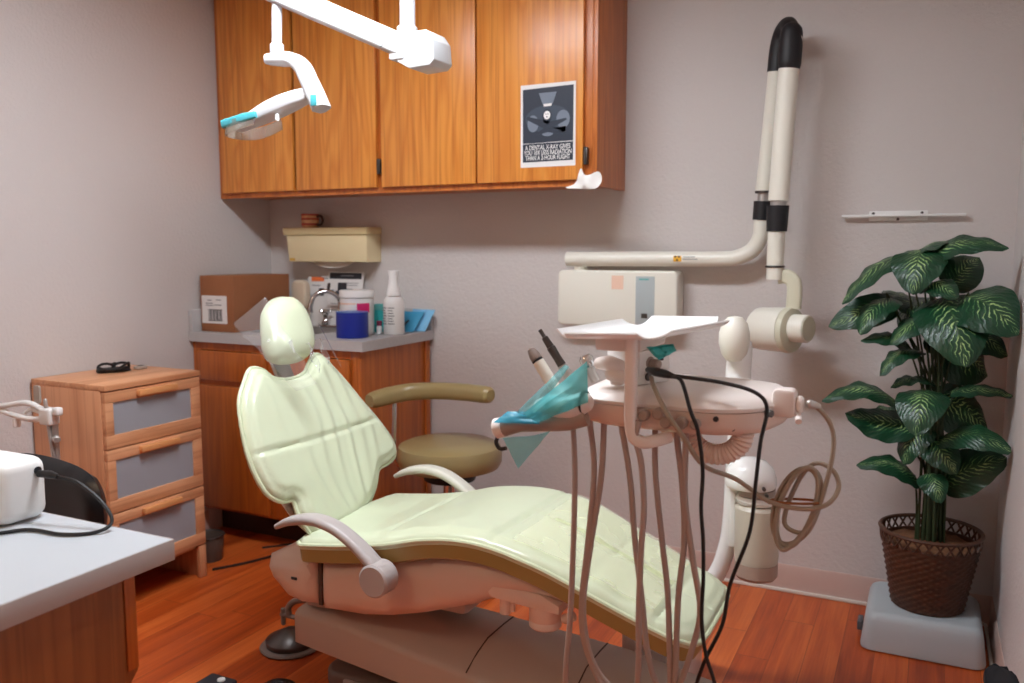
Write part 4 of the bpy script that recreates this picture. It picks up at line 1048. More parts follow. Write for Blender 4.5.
# head: upper and lower shells
def blob(bm, outline, zs):
    """stack of scaled outlines: zs = [(z, inset)]"""
    cx = sum(p[0] for p in outline) / len(outline); cy = sum(p[1] for p in outline) / len(outline)
    sx = max(p[0] for p in outline) - min(p[0] for p in outline); sy = max(p[1] for p in outline) - min(p[1] for p in outline)
    rings = [[bm.verts.new((cx + (x - cx) * (1 - 2 * ins / sx), cy + (y - cy) * (1 - 2 * ins / sy), z + (tilt(x, y) if tilt else 0))) for x, y in outline] for z, ins in zs]
    n = len(outline)
    for A, B in zip(rings, rings[1:]):
        for k in range(n): bm.faces.new((A[k], A[(k + 1) % n], B[(k + 1) % n], B[k]))
    bm.faces.new(list(reversed(rings[0]))); bm.faces.new(rings[-1]); return bm
tilt = None
hd = smooth_outline([(-.575, 1.49), (-.45, 1.473), (-.33, 1.478), (-.262, 1.52), (-.232, 1.60), (-.228, 1.68), (-.25, 1.745), (-.32, 1.775), (-.45, 1.785), (-.56, 1.775), (-.60, 1.72), (-.605, 1.56)], 6)
obj('head_lower_shell', blob(new(), hd, [(.936, .03), (.938, .018), (.945, .006), (.955, .001), (.980, 0)]), 'unit_floor_lit', DU)
obj('head_upper_shell', blob(new(), hd, [(.9815, .001), (.988, .0), (.997, .007), (1.003, .018), (1.007, .038), (1.009, .08)]), 'unit', DU)
# control knobs along the front lip
for x, y, z, r, m in ((-.452, 1.4668, .970, .010, 'knob'), (-.424, 1.4665, .976, .011, 'knob'), (-.410, 1.4665, .962, .011, 'knob'), (-.383, 1.4668, .962, .011, 'knob'), (-.358, 1.4672, .962, .009, 'knob')):
    b = new(); cyl(b, (x, y + .005, z), (x, y - .016, z), r, 18, .003); obj('knob', b, m, DU)
bm = new(); cyl(bm, (-.325, 1.476, .972), (-.325, 1.4715, .972), .005, 12); obj('pilot_hole', bm, 'ink', DU)
bm = new(); cyl(bm, (-.30, 1.50, .953), (-.30, 1.494, .953), .005, 12); obj('screw', bm, 'dark_steel', DU)
bm = new(); prism(bm, rrect(-.245, .966, -.205, 1.018, .01), .04, XZ(1.565), .006, 2); cyl(bm, (-.205, 1.585, .99), (-.192, 1.585, .99), .016, 18, .004); cyl(bm, (-.20, 1.575, .972), (-.196, 1.555, .964), .006, 12)
obj('cable_clamp', bm, 'unit', DU)
bm = new(); cyl(bm, (-.256, 1.545, .978), (-.240, 1.535, .978), .007, 12); obj('socket', bm, 'dark_steel', DU)
# tray support
bm = new(); prism(bm, rrect(-.549, 1.084, -.461, 1.1098, .006), .16, XZ(1.463), .003, 2); obj('tray_bracket', bm, 'unit', DU)
bm = new(); tube(bm, [(-.474, 1.450, 1.110), (-.474, 1.450, 1.0), (-.473, 1.450, .955), (-.467, 1.450, .931), (-.450, 1.452, .922), (-.430, 1.462, .925), (-.412, 1.485, .929)], 1.0, per=5, section=rsec(.021, .022, .006), up=(0, 1, 0.0)); obj('tray_post', bm, 'unit', DU)
# control box under the tray
# ribbed grip ring
bm = new()
rp = [(-.338 + .050 * math.cos(a), 1.535, .940 + .046 * math.sin(a)) for a in [PI + PI * k / 40 for k in range(41)]]
path = rp
rad = [.0205 if (k % 2) else .0175 for k in range(41)]
tube(bm, path, rad, 14, 1, smooth=False); obj('ribbed_grip', bm, 'unit_floor_lit', DU)
bm = new(); prism(bm, [(-.455, .926), (-.43, .912), (-.40, .914), (-.385, .934), (-.455, .934)], .03, XZ(1.55), .003); obj('hose_yoke', bm, 'unit_floor_lit', DU)
# handle on the left with holder bar
hb = obj('handle', tube(new(), [(-.565, 1.462, .962), (-.60, 1.455, .950), (-.645, 1.446, .9425), (-.69, 1.440, .938), (-.728, 1.436, .927)], [.022, .021, .018, .017, .019], 18, 6), 'knob', DU)
bm = new(); cyl(bm, (-.722, 1.4365, .929), (-.744, 1.435, .9225), .020, 28, .004); obj('end_cap', bm, 'unit', hb)
bm = new(); tube(bm, [(-.568, 1.455, .985), (-.592, 1.452, .975), (-.63, 1.455, .972), (-.66, 1.47, .968)], [.020, .024, .024, .016], 18, 6, round_cap=True); obj('holder_elbow', bm, 'unit', DU)
bm = new(); tube(bm, [(-.566 + .002 * math.cos(a), 1.4555 + .021 * math.cos(a), .9855 + .021 * math.sin(a)) for a in [k * PI / 8 for k in range(16)]], .0028, 6, 2, closed=True); obj('rubber_ring', bm, 'black', DU)
bm = new(); tube(bm, [(-.738, 1.437, .908), (-.742, 1.437, .895), (-.734, 1.437, .884), (-.72, 1.437, .886)], .004, 8, 5); obj('hook', bm, 'black', DU)
# hoses: each hangs in a long loop
HY = 1.503
def hose(pts): obj('hose', tube(new(), [(x, y, z) for x, y, z in pts], .0058, 10, 7), 'hose', DU)
hose([(-.609, 1.50, .955), (-.608, HY, .932), (-.603, HY, .821), (-.606, HY, .658), (-.611, HY, .533), (-.619, HY, .399), (-.600, 1.52, .30), (-.53, 1.55, .255), (-.45, 1.54, .29), (-.408, HY, .39), (-.405, HY, .435), (-.412, HY, .612), (-.426, HY, .727), (-.440, HY, .841), (-.443, HY, .911), (-.443, HY, .95)])
hose([(-.573, 1.50, .955), (-.572, HY, .931), (-.563, HY, .845), (-.574, HY, .704), (-.586, HY, .579), (-.581, HY, .498), (-.552, HY, .428), (-.52, HY, .395), (-.49, 1.495, .392), (-.466, 1.48, .415), (-.455, 1.462, .50), (-.453, 1.452, .60), (-.450, 1.450, .72), (-.446, 1.450, .80), (-.452, 1.450, .88), (-.462, 1.446, .93), (-.458, 1.449, .962)])
hose([(-.545, 1.50, .955), (-.544, HY, .932), (-.549, HY, .827), (-.570, HY, .684), (-.583, HY, .559), (-.563, HY, .46), (-.525, 1.515, .405), (-.47, 1.53, .375), (-.42, 1.52, .39), (-.397, HY, .44), (-.393, HY, .616), (-.384, HY, .733), (-.391, HY, .847), (-.401, HY, .917), (-.402, HY, .95)])
hose([(-.509, 1.50, .955), (-.508, HY, .933), (-.490, HY, .835), (-.479, HY, .719), (-.463, HY, .603), (-.452, HY, .510), (-.436, HY, .452), (-.415, HY, .430), (-.390, HY, .445), (-.365, HY, .524), (-.351, HY, .604), (-.367, HY, .698), (-.384, HY, .81), (-.385, HY, .911), (-.385, HY, .95)])
# vacuum canister on the post
bm = new(); cx, cy = -.392, 2.325
lathe(bm, [(0, .365), (.05, .366), (.058, .376), (.058, .412)], 36, Matrix.Translation((cx, cy, 0))); obj('canister_base', bm, 'canister_low', DU)
bm = new(); lathe(bm, [(.0575, .4125), (.0595, .43), (.0595, .565), (.05, .575), (0, .576)], 36, Matrix.Translation((cx, cy, 0))); obj('canister', bm, 'canister', DU)
bm = new(); lathe(bm, [(.03, .5765), (.052, .578), (.056, .588), (.05, .598), (.03, .600)], 36, Matrix.Translation((cx - .004, cy, 0))); obj('canister_ring', bm, 'white_gloss', DU)
bm = new(); lathe(bm, [(.03, .6005), (.05, .602), (.05, .618), (.03, .6195)], 36, Matrix.Translation((cx - .004, cy, 0))); obj('canister_neck', bm, 'knob', DU)
bm = new(); lathe(bm, [(.03, .62), (.066, .622), (.070, .630), (.069, .648), (.060, .674), (.04, .694), (.015, .702), (0, .703)], 40, Matrix.Translation((-.413, 2.325, 0))); obj('canister_cap', bm, 'white_gloss', DU)
bm = new(); prism(bm, rrect(-.47, .44, -.452, .60, .006), .03, XZ(2.325), .003); obj('canister_bracket', bm, 'white_gloss', DU)
bm = new()
for k in range(3): cyl(bm, (-.356 - .006 * k, 2.276 - .006 * k, .60 + .018 * k), (-.352 - .006 * k, 2.264 - .006 * k, .60 + .018 * k), .005, 10)
obj('outlet', bm, 'dark_steel', DU)

# instrument tray
t = thing('instrument_tray', 'empty white tray with flared rims on top of the delivery unit', 'tray', (-.48, 1.57, 1.106))
q = [V((-.575, 1.400, 1.112)), V((-.437, 1.442, 1.112)), V((-.388, 1.735, 1.112)), V((-.538, 1.690, 1.112))]
bm = new()
def tq(i, j, z=0): a = q[0].lerp(q[1], i); b = q[3].lerp(q[2], i); p = a.lerp(b, j); return V((p.x, p.y, p.z + z))
sheet(bm, [[tq(i / 8, j / 8) for i in range(9)] for j in range(9)], .003); obj('floor_panel', bm, 'white_gloss', t)
def flap(a, b, out, up, c0, c1):
    A, B = V(a), V(b); o = V(out); rows = []
    for k in range(6):
        f = k / 5; d = o * f + V((0, 0, up * f * f)); rows.append([(A.lerp(B, c0 * f) if i == 0 else B.lerp(A, c1 * f) if i == 8 else A.lerp(B, c0 * f).lerp(B.lerp(A, c1 * f), i / 8)) + d for i in range(9)])
    return sheet(new(), rows, .003)
obj('rim', flap(q[0], q[1], (-.004, -.036, 0), .012, .06, .06), 'white_gloss', t)
obj('rim', flap(q[1], q[2], (.030, .006, 0), .014, .06, .02), 'white_gloss', t)
obj('rim', flap(q[2], q[3], (.006, .040, 0), .017, .06, .06), 'white_gloss', t)
obj('rim', flap(q[3], q[0], (-.024, -.016, 0), .015, .06, .04), 'white_gloss', t)

# box under the tray with knob
t = thing('control_box', 'small white control box with a knob on the delivery unit under the tray', 'box', (-.51, 1.6, 1.01))
ca, sa = math.cos(math.radians(65)), math.sin(math.radians(65))
CBX = Matrix(((ca, -sa, 0, -.487), (sa, ca, 0, 1.540), (0, 0, 1, 0), (0, 0, 0, 1)))     # local x runs along the socket face, y into the box
obj('body', box(new(), (0, 0, 1.0108), (.088, .088, 1.0765), .004, 2, CBX), 'white', t)
def onface(x, z, r, l, mat, nm, seg=18):
    b = new(); cyl(b, CBX @ V((x, 0.0, z)), CBX @ V((x, -l, z)), r, seg, min(.003, l * .3)); obj(nm, b, mat, t)
onface(.030, 1.052, .0125, .002, 'knob', 'knob_ring'); onface(.032, 1.051, .0095, .022, 'knob', 'knob'); onface(.022, 1.026, .008, .006, 'dark_steel', 'jack')
obj('switch', box(new(), (.055, -.002, 1.054), (.067, 0, 1.066), .001, 2, CBX), 'ink', t)
bm = new(); tube(bm, [(-.560, 1.520, 1.052), (-.540, 1.515, 1.054), (-.520, 1.520, 1.050)], [.012, .015, .012], 14, 4, round_cap=True); tube(bm, [(-.536, 1.516, 1.032), (-.516, 1.519, 1.030)], [.012, .013], 14, 3, round_cap=True); box(bm, (-.54, 1.52, 1.0108), (-.515, 1.545, 1.028), .004)
obj('bracket', bm, 'unit', t)

# handpieces in the holder
def handpiece(name, label, a, b, parts):
    t = thing(name, label, 'handpiece', a, 'handpieces on the delivery unit'); A, B = V(a), V(b); d = (B - A).normalized(); mt = axis_matrix(A, d)
    for nm, prof, m in parts: obj(nm, lathe(new(), prof, 20, mt), m, t)
L1 = (V((-.733, 1.575, 1.066)) - V((-.655, 1.575, .955))).length
handpiece('handpiece', 'cream handpiece with a grey rounded tip, left of the holder', (-.664, 1.575, .968), (-.735, 1.575, 1.068),
    [('body', [(0, 0), (.0125, 0), (.0125, .088), (.0, .089)], 'ivory'), ('ring', [(0, .0895), (.0122, .0895), (.0122, .0925), (0, .093)], 'ink'), ('tip', [(.0, .0935), (.0125, .0935), (.012, .104), (.008, .118), (0, .123)], 'grey_paint')])
handpiece('handpiece', 'slim steel handpiece with a ridged pointed head, tallest of the three', (-.640, 1.60, .985), (-.7235, 1.60, 1.104),
    [('grip', [(0, 0), (.011, 0), (.011, .055), (.0, .056)], 'steel'), ('shank', [(0, .0565), (.0095, .0565), (.0085, .075), (.0095, .10), (0, .101)], 'dark_steel'), ('head', [(0, .1015), (.008, .1015), (.007, .125), (.004, .127), (.0045, .144), (0, .145)], 'dark_steel')])
handpiece('handpiece', 'short chrome handpiece head peeking over the teal film', (-.595, 1.59, 1.005), (-.617, 1.585, 1.058),
    [('body', [(0, 0), (.010, 0), (.010, .03), (0, .031)], 'steel'), ('head', [(0, .0315), (.0145, .0315), (.015, .05), (.010, .057), (0, .058)], 'chrome')])
obj('handpiece_holder', box(new(), (-.70, 1.56, .936), (-.605, 1.61, .953), .006), 'unit', DU)

# teal barrier film draped over the holder and handle
t = thing('barrier_film', 'translucent teal film draped over the delivery unit handle', 'plastic film', (-.63, 1.43, .86), 'teal barrier films')
def bil(a, b, c, d, n=10, m=10, amp=.006, seed=0, bow=0):
    A, B, C_, D = V(a), V(b), V(c), V(d); rows = []
    for i in range(n + 1):
        u = i / n; r = []
        for j in range(m + 1):
            v = j / m; p = A.lerp(B, v).lerp(D.lerp(C_, v), u)
            p = p + V((0, -1, .2)) * (amp * noise.noise(V((u * 4, v * 4, seed))) + bow * math.sin(PI * u) * math.sin(PI * v)); r.append(p)
        rows.append(r)
    return sheet(new(), rows, .0007)
obj('upper_sheet', bil((-.672, 1.412, .963), (-.640, 1.408, .949), (-.548, 1.428, .992), (-.560, 1.452, 1.064), amp=.007, seed=1, bow=.012), 'teal_film', t, angle=25)
obj('lower_fold', bil((-.690, 1.418, .962), (-.655, 1.420, .956), (-.600, 1.462, 1.050), (-.612, 1.470, 1.052), amp=.005, seed=2, bow=.008), 'aqua_film', t, angle=25)
obj('blue_band', bil((-.735, 1.413, .940), (-.638, 1.412, .946), (-.640, 1.430, .966), (-.715, 1.432, .960), amp=.003, seed=5, bow=.004), 'blue_film', t, angle=25)
obj('hanging_flap', bil((-.716, 1.413, .912), (-.650, 1.415, .922), (-.618, 1.417, .934), (-.682, 1.412, .856), amp=.006, seed=8), 'aqua_film', t, angle=25)
t = thing('barrier_film', 'scrap of teal film crumpled under the right front of the tray', 'plastic film', (-.44, 1.48, 1.08), 'teal barrier films')
obj('scrap', bil((-.449, 1.458, 1.095), (-.405, 1.475, 1.1015), (-.402, 1.49, 1.088), (-.430, 1.472, 1.071), amp=.012, seed=11, n=7, m=7), 'teal', t, angle=25)

# black twin cable plugged into the control box
t = thing('black_cable', 'thin black twin cable plugged into the control box and hanging to the floor', 'cable', (-.44, 1.49, 1.04))
bm = new(); tube(bm, [(-.468, 1.535, 1.043), (-.448, 1.515, 1.043), (-.425, 1.498, 1.043), (-.408, 1.49, 1.041)], [.006, .0085, .008, .005], 10, 4, round_cap=True); obj('plug', bm, 'black', t)
obj('lead', tube(new(), [(-.41, 1.490, 1.041), (-.385, 1.465, 1.036), (-.362, 1.440, .99), (-.347, 1.436, .955), (-.338, 1.440, .886), (-.340, 1.443, .82), (-.335, 1.443, .76), (-.333, 1.443, .69), (-.334, 1.443, .614), (-.325, 1.443, .55), (-.308, 1.443, .50), (-.28, 1.45, .38), (-.25, 1.47, .2), (-.20, 1.50, .05), (-.12, 1.55, .004)], .0036, 8, 7), 'cable', t)
obj('lead', tube(new(), [(-.41, 1.490, 1.042), (-.323, 1.493, 1.035), (-.262, 1.490, 1.022), (-.240, 1.485, .996), (-.248, 1.48, .938), (-.254, 1.48, .866), (-.262, 1.48, .774), (-.292, 1.475, .676), (-.303, 1.47, .60), (-.332, 1.462, .526), (-.351, 1.462, .45), (-.37, 1.46, .3), (-.40, 1.47, .1), (-.45, 1.50, .004)], .0036, 8, 7), 'cable', t)

# bundled grey cable
t = thing('bundled_cable', 'grey beige cable bundled in oval loops right of the delivery unit', 'cable', (-.2, 1.63, .7))
cy = 1.625
cp = [(-.180, 1.594, .989), (-.170, 1.602, .984), (-.150, 1.62, .955), (-.142, cy, .915), (-.150, cy, .85), (-.172, cy, .77)]
def oval(c, a, b, rot, n0, n1, dy):
    o = []
    for k in range(n0, n1):
        w = k * PI / 5; x, z = a * math.cos(w), b * math.sin(w); o.append((c[0] + x * math.cos(rot) - z * math.sin(rot), cy + dy + .0012 * k, c[1] + x * math.sin(rot) + z * math.cos(rot)))
    return o
cp += oval((-.203, .785), .030, .082, -.30, 9, 1, 0)[0:0]
loops = []
for li, (a, b, dx) in enumerate(((.030, .084, 0), (.034, .080, .003), (.037, .078, -.003))):
    loops += [(-.203 + dx + a * math.cos(w) * math.cos(-.28) - b * math.sin(w) * math.sin(-.28), cy - .004 + .006 * li + .0006 * k, .785 + a * math.cos(w) * math.sin(-.28) + b * math.sin(w) * math.cos(-.28)) for k, w in enumerate([-1.2 - k * 2 * PI / 10 for k in range(10)])]
cp += loops
cp += [(-.226, cy + .014, .75), (-.205, cy + .012, .83), (-.175, cy + .008, .872), (-.143, cy + .004, .865), (-.130, cy - .002, .835), (-.148, cy - .012, .803), (-.19, cy - .016, .79), (-.25, cy - .014, .795), (-.31, cy - .03, .835), (-.345, 1.478, .885), (-.372, 1.440, .94), (-.405, 1.438, .985), (-.440, 1.478, 1.022), (-.464, 1.5435, 1.027)]
obj('cord', tube(new(), cp, .0045, 9, 6), 'hose_grey', t)
bm = new(); tube(bm, [(-.182, 1.592, .991), (-.170, 1.602, .987)], [.008, .006], 12, 3, round_cap=True); obj('connector', bm, 'steel', t)
bm = new(); tube(bm, [(-.206 + .045 * math.cos(a), cy + .003 + .016 * math.sin(a), .797 + .004 * math.cos(a)) for a in [k * PI / 6 for k in range(12)]], .0025, 6, 2, closed=True); obj('twist_tie', bm, 'card', t)

# ------------------------------------------------------------------ x-ray machine on the back wall
XR = thing('xray_machine', 'ivory wall-mounted dental x-ray machine with folded arm and tube head', 'x-ray machine', (-.85, 3.13, .97))
bm = new(); prism(bm, rrect(-1.318, .972, -.835, 1.189, .022), .095, XZ(3.0855), .008, 3); cb_ = obj('control_cabinet', bm, 'ivory', XR)
bm = new(); box(bm, (-.995, 3.0835, .985), (-.922, 3.0848, 1.168), .0005); obj('display_panel', bm, 'led', cb_)
obj('button', box(new(), (-.972, 3.0822, 1.01), (-.948, 3.0834, 1.028), .0008), 'dark_steel', cb_)
obj('brand_strip', box(new(), (-.982, 3.0826, 1.154), (-.944, 3.0833, 1.160)), 'teal_print', cb_)
obj('sticker', box(new(), (-1.092, 3.0838, 1.118), (-1.045, 3.0848, 1.17)), 'peach', cb_)
obj('mount_post', cyl(new(), (-1.236, 3.128, 1.1895), (-1.236, 3.12, 1.222), .026, 20), 'ivory', XR)
PYc = 3.105
obj('lower_arm', tube(new(), [(-1.285, PYc, 1.232), (-1.10, PYc, 1.233), (-.90, PYc, 1.234), (-.70, PYc, 1.235), (-.625, PYc, 1.240), (-.57, PYc, 1.268), (-.545, PYc, 1.315), (-.540, PYc, 1.372)], .028, 24, 8), 'ivory', XR)
bm = new(); sheet(bm, [[(-.85 + .03 * j, PYc - .0288 * math.cos(a), 1.2345 + .0288 * math.sin(a)) for j in range(2)] for a in (-.35, -.1, .15, .4)], .0006); hz = obj('warning_label', bm, 'hazard', XR)
bm = new()
for dx, a in ((.007, .28), (.021, .28), (.014, -.15)): cyl(bm, (-.85 + dx, PYc - .0288 * math.cos(a), 1.2345 + .0288 * math.sin(a)), (-.85 + dx, PYc - .0298 * math.cos(a), 1.2345 + .0298 * math.sin(a)), .0038, 10)
obj('symbol', bm, 'ink', hz)
bm = new()
for a, w in ((.22, .045), (-.08, .055)): sheet(bm, [[(-.815 + w * j, PYc - .0288 * math.cos(b), 1.2345 + .0288 * math.sin(b)) for j in range(2)] for b in (a, a + .1)], .0006)
obj('label_text', bm, 'ink_grey', XR)
obj('tape_wrap', tube(new(), [(-.540, PYc, 1.373), (-.537, PYc, 1.438)], .0335, 20, 6), 'black_tape', XR)
obj('bearing', cyl(new(), (-.537, PYc, 1.4385), (-.536, PYc, 1.466), .022, 18), 'steel', XR)
obj('bearing_ring', cyl(new(), (-.536, PYc, 1.4665), (-.536, PYc, 1.474), .031, 24), 'dark_steel', XR)
obj('rear_arm', tube(new(), [(-.536, PYc, 1.475), (-.519, 3.095, 1.68), (-.503, 3.085, 1.876)], .029, 24, 4), 'ivory', XR)
FT = 2.975
obj('elbow_cover', tube(new(), [(-.503, 3.085, 1.877), (-.497, 3.083, 1.945), (-.484, 3.07, 1.995), (-.462, 3.03, 2.012), (-.446, 2.995, 1.99)], [.032, .033, .033, .030, .027], 20, 6), 'black_tape', XR)
obj('elbow_sleeve', tube(new(), [(-.445, FT, 1.876), (-.4435, FT, 1.93), (-.442, FT + .004, 1.975)], [.0375, .0385, .036], 24, 4, round_cap=True), 'black_tape', XR)
bm = new(); tube(bm, [(-.472, 3.0, 1.96), (-.464, 2.99, 1.985), (-.455, 2.985, 2.01)], .004, 8, 3); tube(bm, [(-.444, 2.95, 1.985), (-.416, 2.962, 1.965), (-.402, 2.975, 1.945)], .004, 8, 3); obj('spring_pin', bm, 'steel', XR)
obj('front_arm', tube(new(), [(-.4455, FT, 1.8755), (-.456, FT, 1.66), (-.4655, FT, 1.432)], .0335, 24, 4), 'ivory', XR)
obj('bearing', cyl(new(), (-.4655, FT, 1.431), (-.4665, FT, 1.416), .026, 18), 'steel', XR)
obj('tape_wrap', tube(new(), [(-.4665, FT, 1.4155), (-.468, FT, 1.33)], [.037, .034], 20, 6), 'black_tape', XR)
obj('lower_tube', tube(new(), [(-.4685, FT, 1.329), (-.4695, FT, 1.168)], [.0285, .0275], 24, 3), 'ivory', XR)
bm = new(); tube(bm, [(-.4695 + .0295 * math.cos(a), FT + .0295 * math.sin(a), 1.2115) for a in [k * PI / 8 for k in range(16)]], .0035, 8, 2, closed=True); obj('rubber_ring', bm, 'black', XR)
obj('yoke', tube(new(), [(-.458, FT + .004, 1.178), (-.43, FT + .004, 1.178), (-.408, FT + .002, 1.160), (-.403, FT, 1.125), (-.405, FT, 1.07)], 1, per=6, section=rsec(.05, .03, .012), up=(0, 1, 0)), 'ivory_shade', XR)
ax = V((.91, -.42, .02)).normalized(); hc = V((-.535, FT + .045, .995))
mt = axis_matrix(hc, ax)
bm = new(); lathe(bm, [(0, 0), (.062, 0), (.072, .012), (.0745, .03), (.0765, .125), (.0, .126)], 44, mt); hd_ = obj('tube_head', bm, 'ivory', XR)
bm = new(); lathe(bm, [(0, .1265), (.0765, .1265), (.0775, .134), (.0745, .146), (.055, .150), (0, .151)], 44, mt); obj('end_cap', bm, 'ivory_shade', hd_)
mt2 = axis_matrix(hc + ax * .1515 + V((0, 0, .008)), ax)
bm = new(); lathe(bm, [(0, 0), (.047, 0), (.047, .048), (.044, .052), (.0, .052)], 36, mt2); obj('beam_cone', bm, 'ivory', hd_)
bm = new(); lathe(bm, [(0, .0525), (.040, .0525), (.040, .055), (0, .055)], 36, mt2); obj('cone_face', bm, 'ivory_shade', hd_)
obj('brand_strip', box(new(), (-.525, FT - .0645, .992), (-.465, FT - .0638, .996)), 'ivory_shade', hd_) if False else None

# wall rail
t = thing('wall_bracket', 'white metal bar bracket screwed to the back wall above the plant', 'bracket', (-.1, 3.17, 1.37))
bm = new(); prism(bm, rrect(-.194, 1.366, -.012, 1.399, .004), .012, XZ(3.169), .002); obj('plate', bm, 'white', t)
bm = new(); box(bm, (-.28, 3.150, 1.379), (.10, 3.1685, 1.387), .002); obj('bar', bm, 'white', t)
bm = new()
for x, z in ((-.18, 1.391), (-.03, 1.391), (-.103, 1.371)): cyl(bm, (x, 3.169, z), (x, 3.1655, z), .005, 10)
obj('screw', bm, 'dark_steel', t)

# ------------------------------------------------------------------ overhead operatory light
OL = thing('dental_light', 'white overhead dental lamp hanging from a ceiling arm with teal grips', 'lamp', (-1.37, 2.1, 1.8))
obj('ceiling_post', cyl(new(), (-1.365, 2.1, 1.845), (-1.36, 2.1, CZ - .0005), .022, 20), 'lamp_white', OL)
obj('post_collar', cyl(new(), (-1.366, 2.1, 1.842), (-1.366, 2.1, 1.90), .0295, 20, .003), 'lamp_white', OL)
obj('ceiling_plate', cyl(new(), (-1.36, 2.1, CZ - .03), (-1.36, 2.1, CZ - .0005), .08, 30, .006), 'lamp_white', OL)
bm = new(); prism(bm, [(-1.37, 1.795), (-1.365, 1.855), (-1.315, 1.872), (-1.272, 1.872), (-1.252, 1.845), (-1.247, 1.79), (-1.262, 1.776), (-1.33, 1.773)], .10, XZ(2.05), .0035, 2, True); obj('joint_block', bm, 'lamp_white', OL)
bm = new(); tube(bm, [(-1.36, 2.075, 1.838), (-1.735, 1.945, 2.012)], 1, per=4, smooth=False, section=rsec(.056, .062, .010), up=(0, 0, 1)); obj('spring_arm', bm, 'lamp_white', OL)
bm = new(); box(bm, (-1.395, 2.045, 1.800), (-1.345, 2.135, 1.8415), .006); obj('arm_bracket', bm, 'lamp_white', OL)
bm = new(); cyl(bm, (-1.41, 2.035, 1.842), (-1.41, 2.030, 1.842), .008, 12); obj('screw', bm, 'dark_steel', OL)
obj('drop_stem', cyl(new(), (-1.713, 1.95, 1.853), (-1.708, 1.95, 1.985), .0145, 18), 'lamp_white', OL)
obj('stem_collar', cyl(new(), (-1.713, 1.95, 1.829), (-1.713, 1.95, 1.858), .020, 18, .003), 'lamp_white', OL)
bm = new(); tube(bm, [(-1.745, 1.95, 1.816), (-1.70, 1.95, 1.813), (-1.655, 1.95, 1.807), (-1.622, 1.95, 1.784), (-1.601, 1.95, 1.748), (-1.578, 1.95, 1.705), (-1.558, 1.95, 1.664)], [.85, 1.1, 1.15, 1.15, 1.15, 1.2, 1.2], per=7, section=rsec(.05, .034, .013), up=(.5, 0, 1), round_cap=False); yk = obj('yoke', bm, 'lamp_white', OL)
bm = new(); box(bm, (-1.570, 1.9165, 1.668), (-1.550, 1.9195, 1.698), .001, 2); obj('teal_badge', bm, 'teal_lamp', yk)
# lamp head
def seg(bm, pts, w0, h, up=(0, 0, 1)): return tube(bm, pts, h, per=5, section=rsec(w0, 1, .3), up=up)
hx = lambda s, n, y=1.95: V((-1.60 - .262 * s, y, 1.706 - .050 * s - .022 * s * s + n))
bm = new()
rows = []
for i in range(13):
    s = i / 12; wd = .075 + .05 * math.sin(PI * min(1, s * 1.1)) ** .7; th = .021 + .016 * math.sin(PI * (1 - s) * .9)
    p = hx(s, 0); rows.append([bm.verts.new(p + V((-.02 * b * 0, wd * a * .5, th * b))) for a, b in rsec(1, 1.6, .45, 4)])
for A, B in zip(rows, rows[1:]):
    for k in range(len(A)): bm.faces.new((A[k], A[(k + 1) % len(A)], B[(k + 1) % len(A)], B[k]))
bm.faces.new(rows[0]); bm.faces.new(list(reversed(rows[-1])))
lh = obj('lamp_head', bm, 'lamp_white', OL, angle=50)
bm = new(); tube(bm, [hx(.56, -.018, 1.892), hx(.72, -.012, 1.887), hx(.88, -.006, 1.886), hx(1.03, .002, 1.888)], [.7, 1, 1, 1], per=5, section=rsec(.016, .026, .007), up=(0, 0, 1)); obj('teal_grip', bm, 'teal_lamp', lh)
bm = new(); tube(bm, [hx(.60, -.026, 1.890), hx(.80, -.022, 1.880), hx(.98, -.016, 1.886), hx(1.06, -.012, 1.915), hx(1.07, -.012, 1.95), hx(1.06, -.012, 1.985), hx(.98, -.016, 2.014), hx(.80, -.022, 2.02), hx(.60, -.026, 2.010)], 1, per=5, section=rsec(.004, .034, .0018), up=(0, 0, 1)); obj('lens_shield', bm, 'smoke', lh)
bm = new(); cyl(bm, (-1.693, 1.92, 1.655), (-1.693, 1.92, 1.635), .006, 10, .002); obj('set_screw', bm, 'white', lh)

# ------------------------------------------------------------------ potted plant on a step stool
t = thing('step_stool', 'grey plastic step stool upside of the right corner carrying the plant basket', 'step stool', (.04, 3.0, 0))
t['label'] = 'rounded grey plastic step stool in the right corner under the plant basket'
bm = new(); lo = rrect(-.142, 2.80, .212, 3.135, .035, 5); cx, cy2 = .035, 2.967; rings = []
for z, k, dr in ((.004, 1, 0), (.012, 1.006, 0), (.075, .965, 0), (.098, .945, 0), (.112, .91, 0), (.120, .86, 0), (.123, .80, 0)):
    rings.append([bm.verts.new((cx + (x - cx) * k, cy2 + (y - cy2) * k, z)) for x, y in lo])
for A, B in zip(rings, rings[1:]):
    for k in range(len(A)): bm.faces.new((A[k], A[(k + 1) % len(A)], B[(k + 1) % len(A)], B[k]))
bm.faces.new(list(reversed(rings[0]))); bm.faces.new(rings[-1])
obj('body', bm, 'stool_grey', t)
bm = new(); box(bm, (-.158, 2.90, .02), (-.1415, 2.96, .05), .003); obj('side_bracket', bm, 'stool_foot', t)

